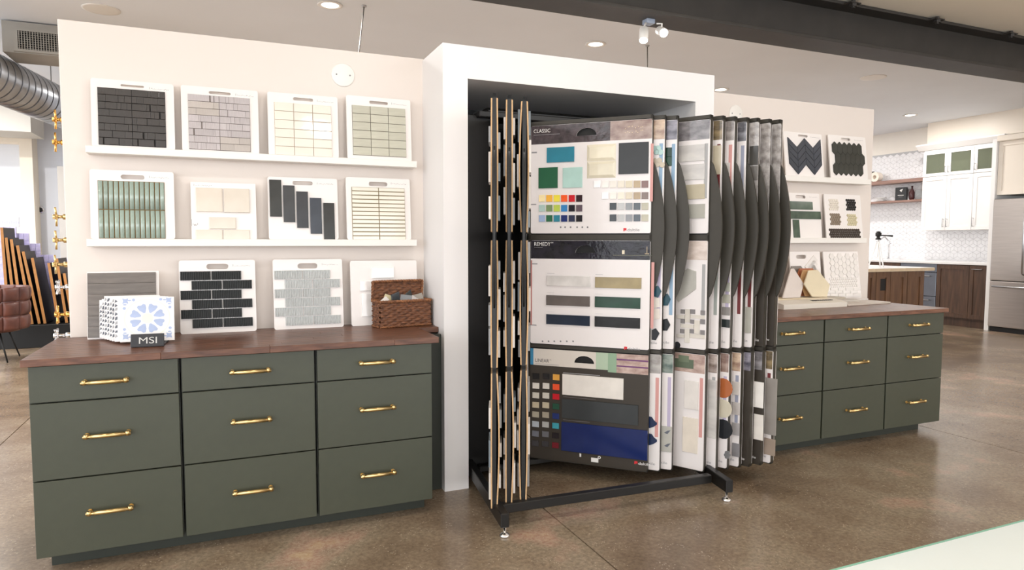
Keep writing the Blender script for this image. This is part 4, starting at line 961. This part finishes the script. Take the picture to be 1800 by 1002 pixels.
# tall panel, refrigerator and cabinet above it
tag(box('end_panel', (10.36, 3.06, 0), (KW, 3.118, 2.62), KWHITE, None, .002, 1), 'tall white end panel between refrigerator and base cabinets', 'panel')
t = thing('fridge_cabinet', (10.42, 2.1, 1.86), 'cream cabinet with crown above the refrigerator', 'cabinet')
box('body', (0, 0, 0), (.62, .958, .72), KCREAM, t); shaker(t, -.001, 0, .958, 0, .72, KCREAM); box('crown', (-.07, -.02, .72), (.62, .958, .80), KCREAM, t, .01, 1)
t = thing('refrigerator', (10.33, 2.12, 0), 'stainless steel refrigerator with bottom freezer drawer', 'refrigerator')
box('body', (.045, 0, .03), (.69, .93, 1.79), mat('fridge_case', (70, 70, 72), .5, var=.03), t)
for a, b in ((0, .463), (.467, .93)):
    d = box('door', (0, a, .70), (.045, b, 1.80), STEEL, t, .008, 2); s = 1 if a == 0 else -1
    tube('handle', [(-.022, s*.19, -.46), (-.06, s*.19, -.44), (-.06, s*.19, .44), (-.022, s*.19, .46)], .012, SAT, d)
d = box('freezer_drawer', (0, 0, .07), (.045, .93, .69), STEEL, t, .008, 2)
tube('handle', [(-.022, -.42, .24), (-.06, -.41, .24), (-.06, .41, .24), (-.022, .42, .24)], .012, SAT, d)
box('toe_grille', (.03, .01, 0), (.5, .92, .065), BLACK, t)
# base cabinets, oven, worktop
def base(ya, yb_, label, handle=False, mt=BRN2):
    t = thing('base_cabinet', (KF, ya, 0), label, 'cabinet', 'brown kitchen base cabinets'); w = yb_-ya
    boxes('body', [((0, 0, .115), (KW-KF-.015, w, .895)), ((.05, 0, 0), (KW-KF-.015, w, .115))], BRN2, t)
    d = shaker(t, -.001, 0, w, .13, .885, mt); 
    if handle: bar_handle(d, (-.02, 0, .33), w*.6, 'y')
base(3.14, 3.376, 'narrow brown base cabinet with top bar pull beside the refrigerator panel', True); base(3.378, 3.85, 'wide brown base cabinet beside the steel oven')
t = thing('wall_oven', (KF, 3.853, 0), 'stainless undercounter oven at the end of the brown base cabinets', 'oven')
boxes('body', [((0, 0, .115), (.61, .59, .895)), ((.05, 0, 0), (.61, .59, .115))], mat('oven_case', (60, 62, 66), .4, .6, var=.03), t)
for za, zb in ((.12, .40), (.41, .76)):
    d = box('door', (-.022, .004, za), (-.001, .586, zb), mat('oven_steel', (120, 124, 132), .3, .9, var=.04), t, .003, 1); bar_handle(d, (-.011, 0, (zb-za)/2-.05), .42, 'y', .009)
box('control_panel', (-.02, .004, .77), (-.001, .586, .89), mat('oven_steel', (120, 124, 132), .3), t, .002, 1)
base(4.446, 5.05, 'brown base cabinet under the sink end of the worktop'); base(5.052, 5.9, 'brown base cabinet farthest along the kitchen wall')
tag(box('kitchen_worktop', (KF-.03, 3.12, .8955), (KW-.0125, 6.6, .93), QZ, None, .003, 1), 'long white quartz worktop along the kitchen wall', 'worktop')
# floating shelves and what stands on them
for za, zb, lab in ((2.213-.035, 2.213+.02, 'upper brown floating shelf on the backsplash'), (1.865, 1.895, 'lower brown floating shelf on the backsplash')):
    tag(box('floating_shelf', (10.8, 4.40, za), (KW-.0125, 5.9, zb), mat('shelf_walnut', (150, 118, 106), .45, var=.15, scale=9, stretch=(4, .6, 4)), None, .002, 1), lab, 'shelf', 'brown floating shelves')
zs1, zs2 = 2.233, 1.895
P = onX(1541, 306, 10.9); o = tube('paper_roll', [(P.x-.06, P.y+.1, zs1+.075), (P.x+.06, P.y-.1, zs1+.075)], .075, KWHITE, None, 24)
bmr = bmesh.new(); n = 28
for ra, xa, rb, xb in ((.082, -.05, .082, .05), (.082, .05, .034, .05), (.034, .05, .034, -.05), (.034, -.05, .082, -.05)):
    A = [bmr.verts.new((xa, ra*math.cos(q*2*math.pi/n), ra*math.sin(q*2*math.pi/n))) for q in range(n)]; B = [bmr.verts.new((xb, rb*math.cos(q*2*math.pi/n), rb*math.sin(q*2*math.pi/n))) for q in range(n)]
    for q in range(n): bmr.faces.new((A[q], A[(q+1) % n], B[(q+1) % n], B[q]))
bmesh.ops.remove_doubles(bmr, verts=bmr.verts, dist=1e-5); bmesh.ops.recalc_face_normals(bmr, faces=bmr.faces)
bpy.data.objects.remove(o); o = link('ring_sculpture', bm_mesh('ring_sculpture', bmr, mat('ring_cream', (240, 228, 214), .5, var=.03), False)); o.location = (P.x, P.y, zs1+.082); tag(o, 'cream ring ornament standing on the upper floating shelf', 'ornament')
P = onX(1533, 300, 10.92); t = thing('vase', (10.98, 5.46, zs1), 'dark green vase behind the cream ring ornament', 'vase'); lathe('vase_body', [(.03, 0), (.05, .05), (.05, .12), (.02, .17), (.026, .19)], mat('vase_green', (44, 52, 46), .3, var=.1), t, 20)
P = onX(1583, 343, 10.9); t = thing('boxed_sign', (10.92, P.y, zs2), 'black box with white emblem standing on the lower floating shelf', 'box', rz=R(18))
b_ = box('box_body', (-.03, -.085, 0), (.03, .085, .215), mat('box_black', (26, 26, 28), .4, var=.05), t, .003, 1)
for i in range(6):
    q = box('emblem', (-.0312, -.02+.004*i, -.0+.004*i), (-.0302, -.014+.006*i, .055-.004*i), INKW, b_); q.rotation_euler = (R(24), 0, 0); q.location.z += .03
box('print_line', (-.0312, -.045, -.025), (-.0302, .045, -.018), INKW, b_); box('print_line', (-.0312, -.03, -.05), (-.0302, .03, -.046), INK, b_)
for i in range(4):
    tag(lathe('plate', [(.03, 0), (.05, .003), (.095, .014), (.092, .016), (.045, .006), (.0, .005)], KWHITE, None, 28, (10.92, 5.24, zs2+i*.017)), 'white plate in the small stack on the lower floating shelf', 'plate', 'plates stacked on the shelf')
P = onX(1617, 340, 10.9); t = thing('glass_jar', (10.92, P.y+.03, zs2), 'clear glass jar at the cabinet end of the lower shelf', 'jar'); lathe('jar_body', [(.045, 0), (.055, .02), (.055, .15), (.05, .16)], mat('jar_glass', (226, 230, 230), .05, trans=.8, var=.01), t, 20)
t = thing('round_bottle', (10.92, 4.68, zs2), 'dark red round bottle beside the glass jar', 'bottle'); lathe('bottle_body', [(.03, 0), (.042, .03), (.042, .12), (.015, .18), (.015, .22), (.02, .225), (.0, .23)], mat('bottle_red', (70, 34, 34), .2, var=.1), t, 18)
# island
IY = 2.74
t = thing('kitchen_island', (7.2, IY, 0), 'brown panelled kitchen island in front of the white backsplash', 'island')
boxes('body', [((0, .022, .1), (1.37, .95, .87)), ((.06, .09, 0), (1.31, .88, .1))], BRN2, t)
for i, (xa, xb) in enumerate(((0, .27), (.275, .535), (.54, .775), (.78, .995), (1.0, 1.0))[:0] or [(-.0, .535-.002), (.535, .778), (.78, 1.072), (1.076, 1.37)]):
    d = bpy.data.objects.new('side_panel', None); COL.objects.link(d); d.parent = t; d.location = ((xa+xb)/2, .0, .485); w, h, st = (xb-xa)/2-.002, .383, .07
    boxes('panel_frame', [((-w, 0, -h), (-w+st, .02, h)), ((w-st, 0, -h), (w, .02, h)), ((-w+st, 0, -h), (w-st, .02, -h+st)), ((-w+st, 0, h-st), (w-st, .02, h))], BRN, d)
    box('panel_field', (-w+st, .011, -h+st), (w-st, .02, h-st), BRN, d)
    if i == 1: box('outlet', (-.05, .006, .16), (.055, .0108, .30), BLACK, d, .002, 1)
tp = thing('island_top', (7.2, IY, .87), 'pale marble and wood edged top of the kitchen island', 'worktop')
box('marble_slab', (-.04, -.03, .0), (1.50, .99, .04), QZ, tp, .003, 1)
for i in range(6): box('edge_strip', (-.04+i*.257, -.038, .002), (-.04+(i+1)*.257-.003, -.0305, .038), mat('pale_maple', (226, 204, 172), .4, var=.08, rnd=.06), tp)
# tripod on the island, tap on the worktop
P = onZ(1542, 469, .91); t = thing('tripod', (P.x, P.y, .91), 'small white-legged tripod with black pan head on the island top', 'tripod')
hz = .36
tube('column', [(0, 0, .12), (0, 0, hz)], .008, KWHITE, t)
for k in range(3):
    a = R(20+120*k); tube('leg', [(.015*math.cos(a), .015*math.sin(a), hz-.05), (.1*math.cos(a), .1*math.sin(a), .004)], .008, KWHITE, t)
hd = lathe('pan_head', [(.03, 0), (.036, .01), (.02, .02), (.02, .04), (.034, .045), (.034, .085), (.02, .09), (.03, .1), (.0, .105)], BLACK, t, 18, (0, 0, hz-.02))
tube('pan_handle', [(0, 0, .055), (.09, -.05, .05), (.15, -.08, .045)], [.007, .008, .012], BLACK, hd)
P = onX(1562, 452, 10.85); t = thing('kitchen_tap', (10.85, P.y, .93), 'angular chrome kitchen tap on the white worktop', 'tap')
Q = [onX(*q, 10.85)-Vector((10.85, P.y, .93)) for q in ((1562, 430), (1566, 428), (1555, 416), (1541, 426))]
tube('spout', [(0, 0, .01), (0, 0, Q[0].z)]+[(0, q.y, q.z) for q in Q[1:]], .013, CHROME, t); lathe('tap_base', [(.03, 0), (.03, .012), (.015, .02)], CHROME, t, 18); tube('lever', [(0, 0, .06), (-.05, -.03, .09)], .006, CHROME, t)

# ------------------------------------------------------------------ far left of the showroom
def cross_handle(px, py, mt, ang, lab):
    P = onY(px, py, YW+.07); t = thing('cross_handle', (px0, YW+.07, P.z), lab, 'tap handle', 'cross handles on the partition end'); L_ = px0-P.x
    bm = bmesh.new()
    tube_bm(bm, [(0, 0, 0), (-L_*.45, 0, 0)], .0125, 14); tube_bm(bm, [(-L_*.45, 0, 0), (-L_, 0, 0)], .007, 10); tube_bm(bm, [(-L_-.012, 0, 0), (-L_+.006, 0, 0)], .011, 10)
    bmesh.ops.recalc_face_normals(bm, faces=bm.faces); link('stem', bm_mesh('stem', bm, mt, True), t)
    for k in range(4):
        a = R(ang+90*k); tube('spoke', [(-L_, 0, 0), (-L_-.002, .042*math.cos(a), .042*math.sin(a))], [.004, .0045], mt, t, 8)
    lathe('escutcheon', [(.022, 0), (.022, .003), (.014, .006)], mt, t, 18, rot=(0, R(-90), 0))
for i, (px, py, mt_, an, w) in enumerate(((98, 210, GOLD, 92, 'pale gold cross handle, topmost on the partition end'), (98, 250, GOLD, 88, 'gold cross handle, second from the top of the partition end'), (99, 381, BRASS, 100, 'brass cross handle above the middle of the partition end'), (99, 422, BRASS, 95, 'slim brass cross handle, fourth down the partition end'), (98, 465, BRASS, 96, 'brass cross handle level with the dark taupe board'), (103, 505, CHROME, 45, 'chrome cross handle turned to an X, beside the tan planks'), (102, 553, GOLD, 70, 'gold cross handle just above the chrome bottom one'), (100, 590, CHROME, 40, 'chrome cross handle, lowest on the partition end'))): cross_handle(px, py, mt_, an, w)
GALV = mat('galvanised_steel', (176, 180, 186), .28, .85, var=.12, scale=5)
t = thing('spiral_duct', (-1.3, 3.4, 2.63), 'shiny spiral ventilation duct hanging below the ceiling', 'duct')
D_ = Vector((.74, 4.2, 0)); tube('duct_tube', [Vector((0, 0, 0)), D_], .205, GALV, t, 40)
bm = bmesh.new()
for i in range(1, 34): q = D_*(i/34); w_ = D_.normalized()*.007; tube_bm(bm, [q-w_, q+w_], .2085, 40, False)
link('lock_seam', bm_mesh('lock_seam', bm, mat('duct_seam', (96, 98, 104), .4, .8, var=.05), True), t)
for fr_ in (.12, .5, .9):
    p = D_*fr_; tube('hanger_rod', [p+Vector((0, 0, .2)), p+Vector((0, 0, .419))], .004, STEEL_D, t, 6)
DG = mat('duct_grey', (168, 164, 156), .55, .2, var=.05, scale=4)
t = thing('air_register', (-.98, 4.0, 2.785), 'grey rectangular air duct with louvred register near the ceiling', 'duct')
boxes('duct_box', [((0, .02, 0), (1.6, .42, .255))], DG, t)
A = onY(30, 53, 4.0); B = onY(103, 92, 4.0); ax, bx_, az, bz_ = A.x+.98, B.x+.98, B.z-2.785, A.z-2.785
boxes('register_frame', [((ax-.03, 0, az-.02), (bx_+.03, .02, az)), ((ax-.03, 0, bz_), (bx_+.03, .02, bz_+.02)), ((ax-.03, 0, az), (ax, .02, bz_)), ((bx_, 0, az), (bx_+.03, .02, bz_))], DG, t)
box('dark_throat', (ax, .014, az), (bx_, .0195, bz_), BLACK, t)
for i in range(15): x = ax+(bx_-ax)*(i+.5)/15; box('vane', (x-.0025, .001, az), (x+.0025, .012, bz_), DG, t)
for i in range(8): z = az+(bz_-az)*(i+.5)/8; box('cross_vane', (ax, .006, z-.0015), (bx_, .013, z+.0015), DG, t)
for x in (.1, .8, 1.5): tube('hanger_strap', [(x, .2, .255), (x, .2, .2645)], .01, DG, t, 6)
# alcove surround, soffit, thermostat on the back wall
A = onY(55, 235, 8.3); B = onY(33, 250, 8.3); C = onY(33, 385, 8.3)
ALC = mat('alcove_paint', (232, 222, 206), .7, var=.01)
bm = bmesh.new(); bbox(bm, (B.x, 8.3, 0), (A.x, 8.6, CZ)); bbox(bm, (-3.2, 8.3, B.z), (B.x, 8.6, CZ)); bbox(bm, (-3.2, 8.3, 0), (B.x, 8.6, C.z))
tag(link('wall_alcove', bm_mesh('wall_alcove', bm, ALC)), kind='structure')
A = onY(52, 178, 7.6); B = onY(52, 232, 7.6); tag(box('wall_bulkhead', (-3.2, 7.6, B.z), (A.x, 8.3, CZ), mat('bulkhead_paint', (206, 204, 198), .7, var=.01)), kind='structure')
A = onY(100, 292, 8.2); tag(box('wall_far_corner', (A.x, 8.2, 0), (.6, 8.6, A.z), mat('corner_paint', (196, 192, 186), .7, var=.01)), kind='structure')
P = onY(71, 369, 8.6); t = thing('wall_thermostat', (P.x, 8.6, P.z), 'small round chrome thermostat on the pale blue far wall', 'thermostat'); lathe('dial', [(.055, 0), (.055, .02), (.045, .028), (.0, .03)], CHROME, t, 24, rot=(R(90), 0, 0)); lathe('dial_face', [(.036, .03), (.03, .034), (.0, .035)], INKD, t, 20, rot=(R(90), 0, 0))
# plank display
DARK = mat('plank_face_dark', (34, 26, 24), .5, var=.2, scale=8); TAN = mat('plank_edge_tan', (190, 132, 74), .6, var=.12, scale=20, rnd=.1)
tag(box('plank_plinth', (-2.6, 6.25, 0), (-.78, 6.95, .26), BLACK, None, .004, 1), 'low black plinth under the leaning plank samples', 'plinth')
strips = [(0, 400, 12, 560), (8, 418, 25, 560), (17, 421, 36, 560), (28, 432, 52, 560), (38, 443, 64, 558), (54, 454, 76, 566), (83, 463, 100, 566), (97, 455, 116, 575), (110, 481, 128, 580), (121, 490, 138, 585)]
for i, (xa, ya, xb, yb_) in enumerate(strips):
    A = onY(xa, ya, 6.32); B = onY(xb, yb_, 6.32); B = A+(B-A)*((A.z-.262)/(A.z-B.z)); th = .028; d = (A-B); L_ = d.length
    bm = bmesh.new(); bbox(bm, (0, 0, 0), (th, .45, L_)); 
    for fc in bm.faces: fc.material_index = 1 if fc.calc_center_median().y < .01 else 0
    o = link('plank_sample', bm_mesh('plank_sample', bm, [DARK, TAN])); ang = math.atan2(d.x, d.z); o.rotation_euler = (0, ang, 0); o.location = (B.x, 6.32, .2615+abs(math.sin(ang))*th)
    tag(o, ['dark plank sample with tan edge, tallest of the leaning row', 'dark plank sample with tan edge, second tallest of the leaning row', 'dark plank sample with tan edge, third tallest of the leaning row', 'dark plank sample with tan edge, fourth tallest of the leaning row', 'dark plank sample with tan edge beside the chair back', 'dark plank sample with tan edge before the wide gap in the row', 'dark plank sample with tan edge after the wide gap in the row', 'dark plank sample with tan edge behind the chrome X handle', 'dark plank sample with tan edge behind the lowest gold handle', 'shortest dark plank sample with tan edge, against the partition end'][i], 'plank sample', 'leaning plank samples')
LIL = mat('lilac_glass_tile', (206, 200, 232), .08, var=.12, scale=26, coat=.6, bump=.3, bscale=40, c2=(184, 176, 224))
for i, (xa, ya, xb, yb_) in enumerate(((-5, 398, 30, 440), (22, 410, 52, 455), (46, 428, 72, 470), (66, 448, 96, 490), (98, 455, 124, 500))):
    A = onY(xa, ya, 6.84); B = onY(xb, yb_, 6.84); t = thing('glass_sheet', (A.x, 6.84+.021*(i % 2), .262), ['glossy lilac glass tile sheet, tallest behind the planks', 'glossy lilac glass tile sheet, second tallest behind the planks', 'glossy lilac glass tile sheet, third tallest behind the planks', 'glossy lilac glass tile sheet, fourth tallest behind the planks', 'glossy lilac glass tile sheet beside the partition edge'][i], 'tile sheet', 'lilac glass tile sheets')
    h = A.z-.262; w = B.x-A.x; box('backing', (0, .008, 0), (w, .02, h), LIL, t)
    for r_ in range(5):
        for c in range(3): box('glass_tile', (w*c/3+.002, 0, h-.09*(r_+1)+.002), (w*(c+1)/3-.002, .008, h-.09*r_-.002), LIL, t)
A = onY(-6, 381, 6.9); B = onY(34, 399, 6.9); t = thing('name_plate', (A.x, 6.9, .27), 'white sign plate on a post behind the plank samples', 'sign'); box('plate', (0, 0, B.z-.27), (B.x-A.x, .02, A.z-.27), mat('plate_white', (222, 222, 236), .4, var=.02), t, .003, 1)
tube('post', [((B.x-A.x)/2, .03, -.0), ((B.x-A.x)/2, .03, B.z-.25)], .012, STEEL_D, t)
bm = bmesh.new()
for i in range(9): bbox(bm, (.03+i*.022, -.0008, B.z-.27+.035), (.03+i*.022+.012, 0, B.z-.27+.065+.01*(i % 2)))
link('faded_print', bm_mesh('faded_print', bm, mat('faded_ink', (184, 184, 204), .6, var=.02)), t)
# leather tub chair
LEA = mat('brown_leather', (112, 66, 54), .45, var=.25, scale=9, c2=(78, 44, 38), coat=.15, bump=.1, bscale=40)
P = onZ(42, 630, 0); cx, cy = P.x-.30, P.y-.02
t = thing('leather_chair', (cx, cy, 0), 'brown quilted leather tub chair on thin black legs', 'chair')
bm = bmesh.new(); n = 40
def ring_pts(r_, z): return [bm.verts.new((r_*math.cos(q*2*math.pi/n), r_*.95*math.sin(q*2*math.pi/n), z)) for q in range(n)]
rs_ = [ring_pts(r_, z) for r_, z in ((.05, .30), (.28, .30), (.30, .33), (.30, .42), (.27, .45), (.05, .455))]
for a, b in zip(rs_, rs_[1:]):
    for q in range(n): bm.faces.new((a[q], a[(q+1) % n], b[(q+1) % n], b[q]))
bm.faces.new(rs_[0][::-1]); bm.faces.new(rs_[-1]); bmesh.ops.recalc_face_normals(bm, faces=bm.faces); link('seat', bm_mesh('seat', bm, LEA, True), t)
for c in range(9):
    for r_ in range(3):
        bm = bmesh.new(); a0, a1 = R(-135+27*c+.6), R(-135+27*(c+1)-.6); z0, z1_ = .32+.145*r_+.003, .32+.145*(r_+1)-.003; m_ = 6; g_ = []
        for side, rad in ((1, .355), (0, .315)):
            gg = []
            for i in range(m_+1):
                row = []
                for j in range(m_+1):
                    s, v = i/m_, j/m_; bul = .016*(math.sin(math.pi*s)*math.sin(math.pi*v))**.5*(1 if side else -1); a = a0+(a1-a0)*s; z = z0+(z1_-z0)*v; rr_ = rad+bul+.05*(z-.32)
                    row.append(bm.verts.new((rr_*math.cos(a), rr_*.95*math.sin(a), z)))
                gg.append(row)
            for i in range(m_):
                for j in range(m_): bm.faces.new((gg[i][j], gg[i+1][j], gg[i+1][j+1], gg[i][j+1]))
            g_.append(gg)
        for i in range(m_):
            for j in (0, m_): bm.faces.new((g_[0][i][j], g_[0][i+1][j], g_[1][i+1][j], g_[1][i][j]))
            for k in (0, m_): bm.faces.new((g_[0][k][i], g_[0][k][i+1], g_[1][k][i+1], g_[1][k][i]))
        bmesh.ops.recalc_face_normals(bm, faces=bm.faces); link('backrest_panel', bm_mesh('backrest_panel', bm, LEA, True), t)
for k in range(4):
    a = R(45+90*k); tube('leg', [(.2*math.cos(a), .2*math.sin(a), .31), (.31*math.cos(a), .31*math.sin(a), .0)], [.011, .007], BLACK, t, 8)

# ------------------------------------------------------------------ ceiling fittings
LENS = mat('lamp_lens', (255, 246, 232), .4, emit=14)
def downlight(x, y, z, label, watt=LAMP_REAR):
    t = thing('downlight', (x, y, z), label, 'ceiling light', 'recessed ceiling downlights')
    lathe('trim_ring', [(.062, -.001), (.095, -.001), (.098, -.006), (.085, -.010), (.066, -.008), (.062, -.001)], WHITE, t, 32)
    lathe('lens', [(.0005, -.0045), (.064, -.0045), (.064, -.002), (.0005, -.002)], LENS, t, 28)
    la = bpy.data.lights.new('downlight_lamp', 'AREA'); la.shape = 'DISK'; la.size = .13; la.energy = watt; la.color = (1, .955, .91)
    lo = bpy.data.objects.new('downlight_lamp', la); COL.objects.link(lo); lo.parent = t; lo.location = (0, 0, -.012)
for (px, py), lab in (((580, 8), 'lit recessed downlight above the partition with the wicker basket'), ((1047, 77), 'lit recessed downlight behind the niche, near the spotlights'), ((1267, 157), 'lit recessed downlight just above the partition beside the kitchen'), ((1600, 202), 'lit recessed downlight close to the kitchen wall')):
    P = onZ(px, py, CZ); downlight(P.x, P.y, CZ, lab, 26 if P.x > 9 else LAMP_REAR)
for x, y in ((-2.6, 3.2), (-2.2, 6.4), (1.4, 6.2), (4.2, 6.3), (7.6, 6.4), (9.9, 6.3)): downlight(x, y, CZ, 'lit recessed downlight over the showroom behind the partitions', 28 if x > 9 else LAMP_REAR)
for x in (-2.9, -.8, 1.6, 4.0, 6.4, 8.8):
    for y in (-.9, -3.2, -5.6): downlight(x, y, 2.945, 'lit recessed downlight in the cream front ceiling', LAMP_W)
for (px, py), lab in (((178, 16), 'round flush ceiling speaker near the louvred air register'), ((1535, 136), 'round flush ceiling speaker near the steel beam')):
    P = onZ(px, py, CZ); t = thing('ceiling_speaker', (P.x, P.y, CZ), lab, 'speaker', 'flush ceiling speakers')
    lathe('rim', [(.118, 0), (.135, 0), (.135, -.005), (.118, -.007)], WHITE, t, 36); lathe('grille', [(.118, 0), (.118, -.005), (.0, -.006)], mat('speaker_grille', (214, 206, 206), .6, var=.03), t, 36)
for (px, py), (bx2, by2), lab in (((640, 10), (629, 90), 'thin pendant lamp on a rod behind the partition with the wicker basket'), ((1138, 80), (1138, 112), 'thin pendant lamp on a rod behind the niche')):
    P = onZ(px, py, CZ); t = thing('pendant_lamp', P, lab, 'pendant lamp', 'pendant lamps behind the partitions')
    d = ray(bx2, by2); Q = CAM+d*((P.y-CAM.y)/d.y)-P; Q = Q*(.95/abs(Q.z)); Q.x = max(-.12, min(.12, Q.x))
    lathe('canopy', [(.0, -.012), (.018, -.011), (.02, 0)], SAT, t, 16); tube('rod', [(0, 0, -.005), Q], .0045, STEEL_D, t, 8)
    lathe('shade', [(.02, 0), (.03, -.02), (.11, -.13), (.105, -.13), (.026, -.024), (.0, -.01)], STEEL_D, t, 24, Q)
P = onZ(1124, 43, 2.65); t = thing('spotlight_pair', (P.x, .86, 2.65), 'two small white spotlights clamped under the steel beam', 'spotlight')
box('mount', (-.03, -.03, -.03), (.03, .03, 0), mat('mount_grey', (150, 160, 176), .4, var=.03), t, .003, 1)
def head(q, tgt, nm_):
    q = Vector(q); d = (Vector(tgt)-q).normalized(); side = Vector((0, 0, 1)).cross(d).normalized()
    h = tube(nm_, [q-d*.05, q-d*.045, q+d*.04, q+d*.045], [.022, .029, .029, .027], WHITE, t, 20); tube('lens', [q+d*.0452, q+d*.0475], .025, mat('spot_lens', (255, 248, 238), .4, emit=20), t, 20)
    tube('bracket', [q-d*.01, q+Vector((0, 0, .05)), (q.x*.6, q.y*.6, -.03)], .006, WHITE, t, 8)
    la = bpy.data.lights.new('spot_lamp', 'SPOT'); la.energy = 22; la.spot_size = R(70); la.spot_blend = .6; la.shadow_soft_size = .03; la.color = (1, .94, .86)
    lo = bpy.data.objects.new('spot_lamp', la); COL.objects.link(lo); lo.parent = t; lo.location = q+d*.055; lo.rotation_euler = (-d).to_track_quat('Z', 'Y').to_euler()
head((-.055, -.03, -.11), (-.5, -.6, -1.6), 'spot_head'); head((.06, -.06, -.085), (-.6, -2.2, -1.2), 'spot_head')

# ------------------------------------------------------------------ table beside the camera
t = thing('glass_table', (2.25, -2.72, 0), 'white glass-topped table with thin pale green edge', 'table')
y1 = -2.25+2.72
box('table_top', (-1.05, -.55, .786), (1.1, y1-.003, .80), mat('white_glass', (232, 240, 238), .08, var=.01, coat=.5), t, .001, 1)
box('glass_edge', (-1.05, y1-.003, .786), (1.1, y1, .80), mat('glass_green_edge', (140, 190, 168), .1, var=.02), t)
for x in (-.95, 1.0):
    for y in (-.45, y1-.1): tube('leg', [(x, y, 0), (x, y, .786)], .022, WHITE, t, 14)
boxes('apron', [((-.93, -.46, .74), (.98, -.44, .786)), ((-.93, y1-.11, .74), (.98, y1-.09, .786))], WHITE, t)
